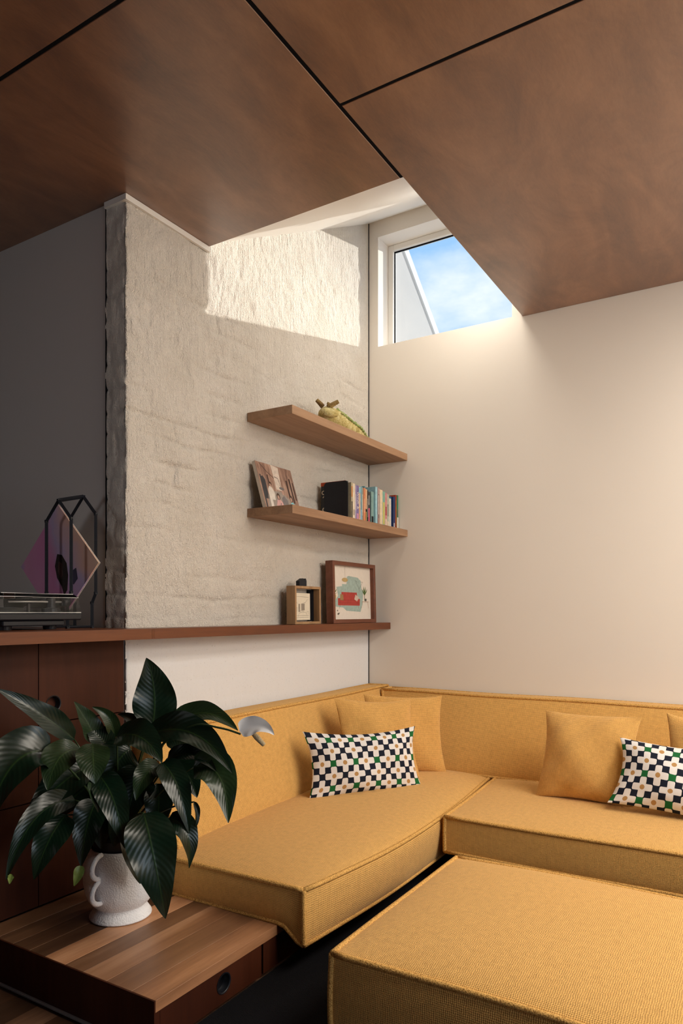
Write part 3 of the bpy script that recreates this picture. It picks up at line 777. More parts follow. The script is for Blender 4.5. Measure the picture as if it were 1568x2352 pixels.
def inkm(c):
    if c not in ink: ink[c] = plain('print ink %d' % len(ink), c, 0.6, 0.3, grain=0.1)
    return ink[c]
ph = empty('photo_panel', (0.07, -0.96, S2), 'photo print panel of four people in an old street, leaning on the lower shelf', 'photo')
y0, y1 = -1.098, -0.826; x_b, x_t = 0.098, 0.034; hh = 0.212
fr = quad_frame((x_b, y0, S2), (x_b, y1, S2), (x_t, y0, S2 + hh)); pw_, phh = y1 - y0, math.hypot(hh, x_b - x_t)
MB().obox(fr[0] + fr[1] * pw_ / 2 + fr[2] * phh / 2 - fr[3] * 0.008, fr[1], fr[2], fr[3], pw_ / 2, phh / 2, 0.008).build('panel', plain('pale board edge', (0.62, 0.55, 0.47), 0.7), ph)
def make_street():
    m = Mat('street photo ground', 0.35, (0.3, 0.2, 0.15), 0.4); n = m.noise(m.geo((1, 6, 1.2)), 9, 4, 0.6)
    m.color(m.ramp(n, [(0.3, (0.16, 0.09, 0.07)), (0.5, (0.38, 0.235, 0.175)), (0.72, (0.58, 0.41, 0.32))])); return m.mat
pr = Print(fr, pw_, phh)
b = MB(); pr.rect(b, 0, 1, 0, 1); b.build('print', make_street(), ph)
def ink_part(root, P, items):
    for c, fn in items:
        b = MB(); fn(b)
        if len(b.f) > 8:
            tag(b.build('print', inkm(c), root), kind='stuff'); continue      # fine line work
        for f in b.f: MB().poly([b.v[i] for i in f]).build('print', inkm(c), root)
ink_part(ph, pr, [
    ((0.34, 0.29, 0.25), lambda b: pr.poly(b, [(0.10, 0), (0.95, 0), (0.72, 0.30), (0.55, 0.42), (0.30, 0.40), (0.14, 0.28)], 1)),
    ((0.05, 0.05, 0.055), lambda b: (pr.rect(b, 0.04, 0.075, 0, 0.72, 1), pr.poly(b, [(0.075, 0.2), (0.16, 0.2), (0.17, 0.62), (0.12, 0.70), (0.075, 0.68)], 1))),
    ((0.72, 0.62, 0.53), lambda b: pr.poly(b, [(0.43, 0.46), (0.58, 0.44), (0.62, 0.97), (0.42, 1.0)], 1)),
    ((0.06, 0.035, 0.03), lambda b: (pr.line(b, [(0.44, 0.74), (0.54, 0.72), (0.57, 0.58), (0.57, 0.48)], 0.003, 2), pr.line(b, [(0.10, 0.98), (0.26, 0.82), (0.43, 0.70)], 0.003, 2), pr.rect(b, 0.76, 0.80, 0.32, 0.72, 2), pr.rect(b, 0.86, 0.90, 0.22, 0.78, 2), pr.rect(b, 0.94, 0.97, 0.3, 0.7, 2), pr.rect(b, 0.24, 0.27, 0.5, 0.75, 2))),
    ((0.70, 0.64, 0.57), lambda b: (pr.poly(b, [(0.17, 0.0), (0.24, 0.0), (0.25, 0.2), (0.33, 0.2), (0.35, 0.36), (0.31, 0.47), (0.24, 0.50), (0.19, 0.42)], 3))),
    ((0.62, 0.36, 0.34), lambda b: pr.poly(b, [(0.32, 0.0), (0.56, 0.0), (0.52, 0.18), (0.46, 0.24), (0.38, 0.22), (0.33, 0.10)], 4)),
    ((0.20, 0.18, 0.18), lambda b: (pr.poly(b, [(0.50, 0.02), (0.70, 0.02), (0.68, 0.25), (0.60, 0.34), (0.53, 0.28)], 3), pr.oval(b, 0.585, 0.50, 0.075, 0.03, 5), pr.line(b, [(0.40, 0.02), (0.47, 0.16)], 0.005, 5))),
    ((0.22, 0.52, 0.58), lambda b: pr.poly(b, [(0.76, 0.0), (0.91, 0.0), (0.88, 0.18), (0.82, 0.24), (0.76, 0.2)], 3)),
    ((0.09, 0.055, 0.04), lambda b: (pr.oval(b, 0.275, 0.55, 0.04, 0.05, 4), pr.oval(b, 0.43, 0.30, 0.045, 0.075, 5), pr.oval(b, 0.80, 0.31, 0.045, 0.08, 4))),
    ((0.52, 0.33, 0.26), lambda b: (pr.oval(b, 0.27, 0.52, 0.025, 0.035, 6), pr.oval(b, 0.425, 0.28, 0.026, 0.045, 6), pr.oval(b, 0.59, 0.41, 0.032, 0.055, 4), pr.oval(b, 0.79, 0.29, 0.026, 0.05, 6))),
])

# books and bookend
def textmesh(body, size):
    cu = bpy.data.curves.new('lettering', 'FONT'); cu.body = body; cu.size = size; cu.align_x = 'LEFT'
    o = bpy.data.objects.new('lettering', cu); COL.objects.link(o)
    dg = bpy.context.evaluated_depsgraph_get(); me = bpy.data.meshes.new_from_object(o.evaluated_get(dg))
    bpy.data.objects.remove(o); bpy.data.curves.remove(cu)
    return me
def letter(body, size, org, ex, ez, mat, parent):
    me = textmesh(body, size); ex, ez = Vector(ex), Vector(ez); org = Vector(org)
    for v in me.vertices: v.co = org + ex * v.co.x + ez * v.co.y
    me.materials.clear()
    return link('lettering', me, mat, parent)
M_page = plain('book pages', (0.72, 0.64, 0.5), 0.9)
def book(ya, yb, h, xf, depth, col, label, marks=None, top=None):
    root = empty('book', (xf - depth / 2, (ya + yb) / 2, S2), label, 'book', 'books on the lower shelf')
    t = 0.0022; ya += 0.0004; yb -= 0.0004
    c = MB().box(xf - t, xf, ya, yb, S2, S2 + h).box(xf - depth, xf - t, ya, ya + t, S2, S2 + h).box(xf - depth, xf - t, yb - t, yb, S2, S2 + h)
    c.build('cover', plain('book cover', col, 0.45, grain=0.12), root)
    MB().box(xf - depth + 0.003, xf - t, ya + t, yb - t, S2 + 0.002, S2 + h - 0.004).build('pages', M_page, root)
    for k, (z0, z1, c2, ins) in enumerate(marks or []):
        m_ = (yb - ya) * ins
        MB().box(xf - 0.0002, xf + 0.0004 + 0.0002 * k, ya + m_, yb - m_, S2 + h * z0, S2 + h * z1).build('spine_print', inkm(c2), root)
    return root
K = (0.012, 0.012, 0.014); CRM = (0.70, 0.60, 0.46); WHT = (0.75, 0.72, 0.66)
xf = 0.192
bk = book(-0.5515, -0.5245, 0.196, 0.176, 0.146, K, 'black book with cream lettering showing behind the black bookend')
MB().box(0.030, 0.176, -0.5525, -0.5512, S2 + 0.178, S2 + 0.1965).build('orange_band', inkm((0.45, 0.07, 0.02)), bk)
letter('9', 0.055, (0.033, -0.5530, S2 + 0.118), (1, 0, 0), (0, 0, 1), inkm(CRM), bk); letter('&', 0.075, (0.030, -0.5530, S2 + 0.02), (1, 0, 0), (0, 0, 1), inkm(CRM), bk)
be = empty('bookend', (0.12, -0.556, S2), 'black metal bookend plate standing before the row of books', 'bookend')
pl = []
for cx, cz, a0 in ((0.175, S2 + 0.176, 0), (0.070, S2 + 0.176, 90)):
    pl += [(cx + 0.018 * math.cos(math.radians(a0 + d)), -0.5575, cz + 0.018 * math.sin(math.radians(a0 + d))) for d in (0, 22, 45, 68, 90)]
pl = [(0.193, -0.5575, S2 + 0.0015)] + pl + [(0.052, -0.5575, S2 + 0.0015)]
MB().prism(pl, (0, 0.003, 0)).build('plate', M_blackmetal, be)
MB().box(0.052, 0.190, -0.5575, -0.5535, S2, S2 + 0.0015).build('foot', M_blackmetal, be)
specs = [  # width, height, front, depth, colour, label, marks
    (0.016, 0.190, .192, .125, (0.42, 0.36, 0.24), 'mottled beige and black paperback next to the bookend', [(0.05, 0.5, K, .25), (0.62, 0.9, (0.5, 0.2, 0.05), .2)]),
    (0.020, 0.187, .192, .125, CRM, 'plain cream paperback, second from the bookend', [(0.15, 0.3, (0.3, 0.25, 0.2), .3)]),
    (0.013, 0.182, .192, .125, (0.32, 0.27, 0.42), 'thin lilac paperback, third from the bookend', [(0.3, 0.75, WHT, .35)]),
    (0.022, 0.183, .192, .125, (0.17, 0.13, 0.30), 'purple paperback with large white spine lettering', [(0.04, 0.22, (0.55, 0.25, 0.40), .1)]),
    (0.015, 0.180, .192, .125, (0.62, 0.45, 0.30), 'pale orange and white book, right of the purple one', [(0.82, 0.98, (0.25, 0.50, 0.58), .0), (0.1, 0.4, (0.6, 0.3, 0.15), .3)]),
    (0.018, 0.184, .190, .125, (0.16, 0.30, 0.36), 'slate blue book left of the orange one', [(0.02, 0.35, (0.25, 0.42, 0.55), .1)]),
    (0.011, 0.182, .190, .125, (0.28, 0.28, 0.22), 'very thin grey green book left of the orange one', [(0.2, 0.8, CRM, .3)]),
    (0.020, 0.181, .192, .12, (0.62, 0.22, 0.10), 'bright orange book in the middle of the row', [(0.3, 0.7, CRM, .42)]),
    (0.018, 0.178, .190, .12, (0.60, 0.40, 0.24), 'peach book with a black lower spine', [(0.0, 0.42, K, .0), (0.08, 0.34, (0.5, 0.42, 0.15), .3)]),
    (0.012, 0.174, .190, .12, K, 'thin black book with white spine marks', [(0.2, 0.75, (0.4, 0.4, 0.4), .35)]),
    (0.024, 0.168, .186, .12, (0.035, 0.035, 0.04), 'black book with a pink figure on its spine', [(0.0, 0.5, (0.55, 0.10, 0.16), .2), (0.6, 0.9, WHT, .42)]),
    (0.010, 0.205, .150, .115, (0.08, 0.30, 0.38), 'tall teal book set back behind a smaller one', None),
    (0.026, 0.176, .186, .12, (0.22, 0.36, 0.34), 'sage green hardback with a dark bird at its foot', [(0.04, 0.26, K, .15), (0.0, 0.06, (0.3, 0.18, 0.1), .2)]),
    (0.022, 0.205, .195, .14, (0.28, 0.50, 0.58), 'tall light blue book near the corner', [(0.0, 1.0, (0.40, 0.62, 0.70), .38)]),
    (0.024, 0.205, .195, .14, (0.24, 0.16, 0.15), 'tall dark spotted book right of the tall light blue one', [(0.3, 0.8, WHT, .4), (0.02, 0.2, (0.4, 0.25, 0.2), .2), (0.82, 0.98, (0.45, 0.32, 0.3), .2)]),
    (0.034, 0.198, .192, .13, (0.72, 0.60, 0.42), 'thick cream book in the right half of the row', [(0.0, 1.0, (0.66, 0.50, 0.34), .46)]),
    (0.026, 0.193, .192, .13, (0.20, 0.40, 0.33), 'green book with a yellow patterned spine', [(0.08, 0.7, (0.55, 0.50, 0.14), .15)]),
    (0.022, 0.190, .192, .13, (0.58, 0.24, 0.24), 'pink and red patterned book', [(0.05, 0.25, CRM, .2), (0.35, 0.6, (0.35, 0.05, 0.05), .25)]),
    (0.026, 0.186, .190, .13, (0.42, 0.47, 0.38), 'grey green book with black spine script', [(0.35, 0.7, K, .42), (0.02, 0.2, CRM, .2)]),
    (0.028, 0.168, .186, .12, (0.70, 0.66, 0.58), 'short white hardback near the plain wall', [(0.1, 0.9, (0.3, 0.27, 0.24), .47)]),
    (0.016, 0.182, .178, .12, (0.03, 0.14, 0.30), 'mid blue book behind the short white one', None),
    (0.022, 0.182, .190, .13, (0.018, 0.035, 0.13), 'navy book second from the plain wall', [(0.05, 0.2, WHT, .3)]),
    (0.012, 0.195, .192, .14, (0.36, 0.05, 0.025), 'red book with orange lettering beside the last book', [(0.1, 0.85, (0.5, 0.25, 0.06), .3)]),
    (0.014, 0.195, .195, .14, (0.05, 0.22, 0.11), 'last book of the row, green above and white below', [(0.0, 0.36, WHT, .0), (0.4, 0.6, (0.2, 0.12, 0.1), .3)]),
]
tot = sum(s_[0] for s_ in specs); y = -0.5235; sc_ = (0.5235 - 0.010) / tot
for wd, h, xfr, dp, col, lab, mk in specs:
    r_ = book(y, y + wd * sc_, h, xfr, dp, col, lab, mk)
    if lab.startswith('purple'):
        letter('W!NK', 0.024, (xfr + 0.0006, y + wd * sc_ * 0.25, S2 + 0.152), (0, 0, -1), (0, 1, 0), inkm(WHT), r_)
        letter('&', 0.024, (xfr + 0.0006, y + wd * sc_ * 0.25, S2 + 0.078), (0, 0, -1), (0, 1, 0), inkm(WHT), r_)
    y += wd * sc_

# framed pictures on the ledge
def box_frame(root, fr, w, h, d, bar, mat):
    o_, ex, ez, nz = fr
    def bar_(u0, u1, v0, v1):
        c = o_ + ex * ((u0 + u1) / 2) + ez * ((v0 + v1) / 2) - nz * (d / 2)
        MB().obox(c, ex, ez, nz, (u1 - u0) / 2, (v1 - v0) / 2, d / 2).build('frame_bar', mat, root, bevel=0.0008)
    bar_(0, bar, 0, h); bar_(w - bar, w, 0, h); bar_(bar, w - bar, 0, bar); bar_(bar, w - bar, h - bar, h)
big = empty('picture_frame', (0.07, -0.3, LG), 'larger mahogany framed print of a red sofa, on the ledge in the corner', 'picture')
fr = quad_frame((0.092, -0.527, LG), (0.092, -0.078, LG), (0.084, -0.527, LG + 0.322)); FWID, FHEI = 0.449, 0.322
box_frame(big, fr, FWID, FHEI, 0.044, 0.020, M_frame_red)
o_, ex, ez, nz = fr
ins = 0.020; sheet = (o_ + ex * ins + ez * ins - nz * 0.024, ex, ez, nz); sw, sh = FWID - 2 * ins, FHEI - 2 * ins
MB().obox(sheet[0] + ex * sw / 2 + ez * sh / 2 - nz * 0.002, ex, ez, nz, sw / 2, sh / 2, 0.002).build('paper', plain('art paper', (0.76, 0.70, 0.62), 0.8, grain=0.02), big)
pr = Print(sheet, sw, sh)
def plantlet(b, u, v, hgt, n, spread, k):
    for i in range(n):
        a = -spread + 2 * spread * i / (n - 1); x_ = u + math.sin(a) * hgt * 0.55; y_ = v + math.cos(a) * hgt
        pr.poly(b, [(u, v), ((u + x_) / 2 + 0.012, (v + y_) / 2), (x_, y_), ((u + x_) / 2 - 0.012, (v + y_) / 2)], k)
ink_part(big, pr, [
    ((0.36, 0.47, 0.43), lambda b: (pr.poly(b, [(0.26, 0.66), (0.37, 0.66), (0.38, 0.80), (0.42, 0.82), (0.66, 0.80), (0.74, 0.74), (0.76, 0.56), (0.80, 0.56), (0.78, 0.30), (0.72, 0.14), (0.36, 0.16), (0.28, 0.22), (0.04, 0.24), (0.03, 0.30), (0.16, 0.44), (0.12, 0.60), (0.26, 0.62)], 0))),
    ((0.42, 0.055, 0.045), lambda b: (pr.poly(b, [(0.15, 0.26), (0.70, 0.26), (0.71, 0.39), (0.64, 0.39), (0.63, 0.51), (0.24, 0.51), (0.23, 0.40), (0.15, 0.39)], 1))),
    ((0.25, 0.025, 0.02), lambda b: (pr.line(b, [(0.23, 0.36), (0.63, 0.36)], 0.0015, 2), pr.line(b, [(0.16, 0.31), (0.70, 0.31)], 0.0012, 2), pr.line(b, [(0.20, 0.26), (0.18, 0.20)], 0.0015, 2), pr.line(b, [(0.66, 0.26), (0.67, 0.20)], 0.0015, 2))),
    ((0.33, 0.20, 0.09), lambda b: pr.poly(b, [(0.20, 0.36), (0.29, 0.35), (0.28, 0.46), (0.21, 0.47)], 2)),
    ((0.60, 0.50, 0.42), lambda b: pr.poly(b, [(0.56, 0.38), (0.63, 0.34), (0.69, 0.42), (0.59, 0.47)], 2)),
    ((0.50, 0.36, 0.16), lambda b: (pr.oval(b, 0.33, 0.74, 0.075, 0.04, 2), pr.oval(b, 0.065, 0.42, 0.045, 0.065, 2))),
    ((0.10, 0.09, 0.07), lambda b: (pr.line(b, [(0.335, 0.995), (0.335, 0.78)], 0.001, 2), pr.line(b, [(0.69, 0.46), (0.69, 0.58), (0.60, 0.74), (0.65, 0.71)], 0.0012, 2), pr.line(b, [(0.69, 0.58), (0.79, 0.72), (0.74, 0.72)], 0.0012, 2), pr.poly(b, [(0.125, 0.10), (0.16, 0.08), (0.19, 0.125), (0.15, 0.12)], 2), pr.poly(b, [(0.12, 0.155), (0.15, 0.15), (0.135, 0.185)], 2), pr.oval(b, 0.865, 0.375, 0.022, 0.028, 3), pr.line(b, [(0.835, 0.35), (0.835, 0.47)], 0.004, 2))),
    ((0.32, 0.13, 0.05), lambda b: (pr.line(b, [(0.76, 0.335), (0.94, 0.335)], 0.002, 2), pr.line(b, [(0.78, 0.335), (0.75, 0.22)], 0.0015, 2), pr.line(b, [(0.92, 0.335), (0.935, 0.21)], 0.0015, 2), pr.line(b, [(0.06, 0.37), (0.06, 0.26)], 0.0015, 2))),
    ((0.07, 0.14, 0.025), lambda b: (plantlet(b, 0.065, 0.47, 0.15, 6, 1.4, 3), plantlet(b, 0.835, 0.46, 0.19, 4, 0.8, 3))),
])
small = empty('picture_frame', (0.07, -0.76, LG), 'smaller oak box frame holding a line drawing, left on the ledge', 'picture')
fr = quad_frame((0.102, -0.879, LG), (0.102, -0.661, LG), (0.100, -0.879, LG + 0.181)); w_, h_ = 0.218, 0.181
box_frame(small, fr, w_, h_, 0.050, 0.012, M_frame_oak); o_, ex, ez, nz = fr
MB().obox(o_ + ex * w_ / 2 + ez * h_ / 2 - nz * 0.047, ex, ez, nz, w_ / 2 - 0.013, h_ / 2 - 0.013, 0.002).build('backing', plain('mirror grey backing', (0.42, 0.39, 0.35), 0.5), small)
MB().obox(o_ + ex * (w_ - 0.037) + ez * h_ / 2 - nz * 0.036, ex, ez, nz, 0.024, h_ / 2 - 0.014, 0.002).build('dark_strip', M_black, small)
sheet = (o_ + ex * 0.020 + ez * 0.020 - nz * 0.024, ex, ez, nz); sw, sh = 0.138, 0.128
MB().obox(sheet[0] + ex * sw / 2 + ez * sh / 2 - nz * 0.0015, ex, ez, nz, sw / 2, sh / 2, 0.0015).build('card', plain('cream card', (0.72, 0.65, 0.52), 0.8, grain=0.02), small)
MB().obox(sheet[0] + ex * sw / 2 + ez * sh / 2 - nz * 0.012, ex, ez, nz, 0.02, 0.02, 0.0088).build('spacer', M_black, small)
pr = Print(sheet, sw, sh)
ink_part(small, pr, [
    ((0.12, 0.10, 0.08), lambda b: [pr.line(b, l, 0.0009, 1) for l in ([(0.05, 0.87), (0.90, 0.86)], [(0.05, 0.80), (0.24, 0.60)], [(0.85, 0.78), (0.66, 0.62)], [(0.08, 0.08), (0.90, 0.10)], [(0.10, 0.16), (0.92, 0.17)], [(0.10, 0.30), (0.2, 0.33), (0.21, 0.46), (0.11, 0.47)], [(0.26, 0.12), (0.34, 0.26), (0.52, 0.30), (0.74, 0.28), (0.80, 0.18)], [(0.40, 0.30), (0.42, 0.36), (0.55, 0.36), (0.58, 0.30)], [(0.78, 0.30), (0.90, 0.32), (0.90, 0.2)], [(0.54, 0.62), (0.70, 0.66)])]),
    ((0.30, 0.26, 0.21), lambda b: (pr.rect(b, 0.29, 0.38, 0.30, 0.60, 1), pr.rect(b, 0.46, 0.66, 0.36, 0.61, 1))),
])
hs = [(-0.826, 0), (-0.766, 0), (-0.766, 0.024), (-0.772, 0.036), (-0.780, 0.028), (-0.796, 0.036), (-0.826, 0.022)]
o = MB().prism([(0.088, yy, LG + 0.1822 + zz) for yy, zz in hs], (-0.020, 0, 0)).build('toy_house', M_blackmetal)
rebase(tag(o, 'tiny black house block standing on the oak box frame', 'ornament'))

# ------------------------------------------------------------------ record player, stand and sleeve
tt = empty('record_player', (-0.22, -2.12, LG), 'black record player with a clear dust cover on the ledge', 'record player')
X0, X1, Y0, Y1 = -0.44, 0.0, -2.288, -1.986
MB().box(X0, X1, Y0, Y1, LG + 0.030, LG + 0.053).build('plinth', M_blackplastic, tt, bevel=0.004)
MB().box(X0 + 0.03, X1 - 0.012, Y0 + 0.02, Y1 - 0.06, LG + 0.012, LG + 0.030).build('lower_case', M_blackplastic, tt, bevel=0.003)
for fx in (X0 + 0.06, X1 - 0.05):
    for fy in (Y0 + 0.05, Y1 - 0.09):
        MB().lathe([(0.0, 0), (0.02, 0), (0.022, 0.012), (0.0, 0.012)], (fx, fy, LG), 20).build('foot', M_blackplastic, tt)
zt = LG + 0.053
M_plat = plain('machined platter', (0.30, 0.29, 0.28), 0.35, metal=0.3); M_dplat = plain('dark platter', (0.035, 0.035, 0.037), 0.4, metal=0.2)
MB().lathe([(0.0, 0.0), (0.150, 0.0), (0.152, 0.012), (0.148, 0.016), (0.0, 0.016)], (X0 + 0.19, (Y0 + Y1) / 2 - 0.0, zt), 48).build('platter', M_dplat, tt, smooth=False)
MB().lathe([(0.0, 0.016), (0.147, 0.016), (0.147, 0.019), (0.0, 0.019)], (X0 + 0.19, (Y0 + Y1) / 2, zt), 48).build('slip_mat', M_blackplastic, tt)
arm = MB().tube([(X1 - 0.03, Y0 + 0.05, zt + 0.036), (X1 - 0.032, Y0 + 0.15, zt + 0.037), (X1 - 0.036, Y1 - 0.10, zt + 0.037), (X1 - 0.036, Y1 - 0.04, zt + 0.037)], 0.0035, 8).build('tonearm', M_plat, tt, smooth=True)
MB().tube([(X1 - 0.036, Y1 - 0.055, zt + 0.037), (X1 - 0.036, Y1 - 0.028, zt + 0.037)], 0.014, 16).build('counterweight', M_blackplastic, arm, smooth=True)
MB().lathe([(0.0, 0), (0.03, 0), (0.03, 0.016), (0.014, 0.018), (0.014, 0.05), (0, 0.05)], (X1 - 0.036, Y1 - 0.095, zt), 24).build('arm_base', M_blackplastic, tt)
MB().box(X1 - 0.034, X1 - 0.024, Y0 + 0.115, Y0 + 0.122, zt, zt + 0.030).build('arm_rest', M_blackplastic, tt)
md = Mat('clear acrylic', 0.04, (0.9, 0.9, 0.9)); md.nt.nodes.remove(md.b)
tr = md.nt.nodes.new('ShaderNodeBsdfTransparent'); gs = md.nt.nodes.new('ShaderNodeBsdfGlossy'); gs.inputs['Roughness'].default_value = 0.03
fn = md.nt.nodes.new('ShaderNodeFresnel'); fn.inputs['IOR'].default_value = 1.25
mx = md.nt.nodes.new('ShaderNodeMixShader'); tr.inputs['Color'].default_value = (0.93, 0.92, 0.90, 1)
md.nt.links.new(fn.outputs[0], mx.inputs[0]); md.nt.links.new(tr.outputs[0], mx.inputs[1]); md.nt.links.new(gs.outputs[0], mx.inputs[2]); md.nt.links.new(mx.outputs[0], md.nt.nodes['Material Output'].inputs[0])
M_acryl = md.mat
zl_, zh_ = zt + 0.001, zt + 0.064
lb = MB(); a_ = 0.010; c_ = 0.012
rim = lambda i, z: [(X0 + i, Y0 + i, z), (X1 - i, Y0 + i, z), (X1 - i, Y1 - i, z), (X0 + i, Y1 - i, z)]
def shell(b, i):
    vs = rim(0.002 + i, zl_) + rim(0.008 + i, zh_ - c_ - i) + rim(0.008 + c_ + i, zh_ - i)
    fs = [(k, (k + 1) % 4, 4 + (k + 1) % 4, 4 + k) for k in range(4)] + [(4 + k, 4 + (k + 1) % 4, 8 + (k + 1) % 4, 8 + k) for k in range(4)] + [(8, 9, 10, 11)]
    b.add(vs, fs)
shell(lb, 0.0)
lid = lb.build('dust_cover', M_acryl, tt)
ed = MB(); M_edge_glint = Mat('painted acrylic edge glint', 0.45, (0.92, 0.9, 0.88), 0.8).mat  # near-white colour paints the highlight along the lid's edges
for loop, r in ((rim(0.009 + c_, zh_ - 0.0005), 0.0012), (rim(0.0085, zh_ - c_), 0.0008), (rim(0.003, zl_ + 0.001), 0.0014)):
    ed.tube(loop, r, 6, closed=True)
ed.build('cover_edge_glint', M_edge_glint, lid)

# wire stand shaped like two little houses
sd = empty('record_stand', (-0.14, -1.92, LG), 'black wire record stand of two house shaped frames, behind the record player', 'stand')
def house(y, dz, low):
    xl, xr, xa = -0.210, -0.075, -0.1425
    zs, za = 1.546 + dz, 1.615 + dz
    pts = [(xl + 0.02, y, LG + 0.004), (xl + 0.02, y, 1.255), (xl, y, 1.29), (xl, y, zs), (xa, y, za), (xr, y, zs), (xr, y, 1.29), (xr - 0.02, y, 1.255), (xr - 0.02, y, LG + 0.004)]
    q = MB()
    for p0, p1 in zip(pts, pts[1:]): q.tube([p0, p1], 0.0070, 4)
    for p in pts: q.obox(p, (1, 0, 0), (0, 1, 0), (0, 0, 1), 0.0049, 0.0049, 0.0049)
    q.build('house_frame', M_blackmetal, sd)
    return xa, za
xa, za = house(-1.972, 0.0, 0); _, zb2 = house(-1.868, 0.028, 0)
MB().tube([(xa, -1.972, za), (xa, -1.868, zb2)], 0.0070, 4).build('ridge_bar', M_blackmetal, sd)
for xx in (-0.190, -0.095):
    MB().tube([(xx, -1.972, LG + 0.0045), (xx, -1.868, LG + 0.0045)], 0.0042, 4).build('base_bar', M_blackmetal, sd)
def make_sleeve():
    m = Mat('pastel sleeve print', 0.4, (0.5, 0.3, 0.35), 0.4); x, y, z = m.sep(m.geo())
    n = m.noise(m.geo(), 5, 3, 0.5)
    f = (x + 0.43) / 0.44 * 0.75 + (z - 1.2) / 0.44 * 0.35 + (n - 0.5) * 0.55
    col = m.ramp(f, [(0.05, (0.12, 0.42, 0.66)), (0.20, (0.75, 0.36, 0.55)), (0.45, (0.72, 0.27, 0.50)), (0.62, (0.58, 0.45, 0.66)), (0.78, (0.85, 0.52, 0.42)), (0.95, (0.9, 0.70, 0.5))])
    m.color(col); return m.mat
sv = empty('record_sleeve', (-0.2145, -1.92, 1.19), 'pastel pink and blue record sleeve standing on its corner in the wire stand', 'record sleeve')
cx_, cz_, hd_ = -0.2145, 1.4095, 0.2185
cz_ = LG + 0.010 + hd_ + 0.0
for k, yy in enumerate((-1.921, -1.916)):
    q = [(cx_ - hd_, yy, cz_), (cx_, yy, cz_ - hd_), (cx_ + hd_, yy, cz_), (cx_, yy, cz_ + hd_)]
    MB().prism(q, (0, 0.0032, 0)).build('card_sleeve', make_sleeve() if k == 0 else plain('plain sleeve card', (0.62, 0.55, 0.5), 0.6), sv)
def blot(pts, c, k):
    q = [(cx_ + u * hd_, -1.9212 - 0.0003 * k, cz_ + v * hd_) for u, v in pts]
    b = MB().poly(q if (Vector(q[1]) - Vector(q[0])).cross(Vector(q[2]) - Vector(q[0])).y < 0 else q[::-1]); b.build('print', inkm(c), sv)
blot([(-0.02, 0.18), (0.10, 0.16), (0.22, 0.02), (0.26, -0.18), (0.24, -0.42), (0.16, -0.52), (0.10, -0.36), (-0.02, -0.22), (-0.08, -0.02)], (0.035, 0.022, 0.018), 1)
blot([(0.02, 0.06), (0.10, 0.02), (0.13, -0.16), (0.08, -0.26), (0.0, -0.10)], (0.10, 0.05, 0.04), 2)
blot([(0.34, -0.12), (0.46, -0.06), (0.50, -0.24), (0.40, -0.34), (0.32, -0.26)], (0.07, 0.06, 0.10), 1)

# ------------------------------------------------------------------ vase and plant
VC = Vector((0.266, -2.052, BT + 0.001))
vase = empty('vase', VC, 'white textured footed vase with looped handles on the timber bench, holding the plant', 'vase')
prof = [(0.0, 0.004), (0.080, 0.004), (0.088, 0.0), (0.094, 0.002), (0.0935, 0.006), (0.083, 0.022), (0.0755, 0.034), (0.0765, 0.036), (0.088, 0.046), (0.098, 0.060), (0.106, 0.082), (0.1105, 0.11), (0.112, 0.14), (0.111, 0.165), (0.107, 0.185), (0.099, 0.203), (0.0905, 0.216), (0.0865, 0.217), (0.086, 0.214), (0.092, 0.200), (0.100, 0.17), (0.102, 0.13), (0.0, 0.12)]
MB().lathe(prof, VC, 64).build('body', M_vase, vase, smooth=True)
to_cam = (EYE - VC); to_cam.z = 0; to_cam.normalize(); lf = Vector((to_cam.y, -to_cam.x, 0)) * -1
if lf.dot(RT) > 0: lf = -lf
hdir = (to_cam * math.cos(math.radians(34)) + lf * math.sin(math.radians(34))).normalized()
for zc_ in (0.182, 0.108):
    pts = []
    for i in range(15):
        a = -math.pi * 0.5 + math.pi * i / 14
        pts.append(VC + hdir * (0.099 + 0.046 * math.cos(a)) + UP * (zc_ + 0.0345 * math.sin(a)))
    MB().tube(pts, 0.0075, 10).build('handle', M_vase, vase, smooth=True)

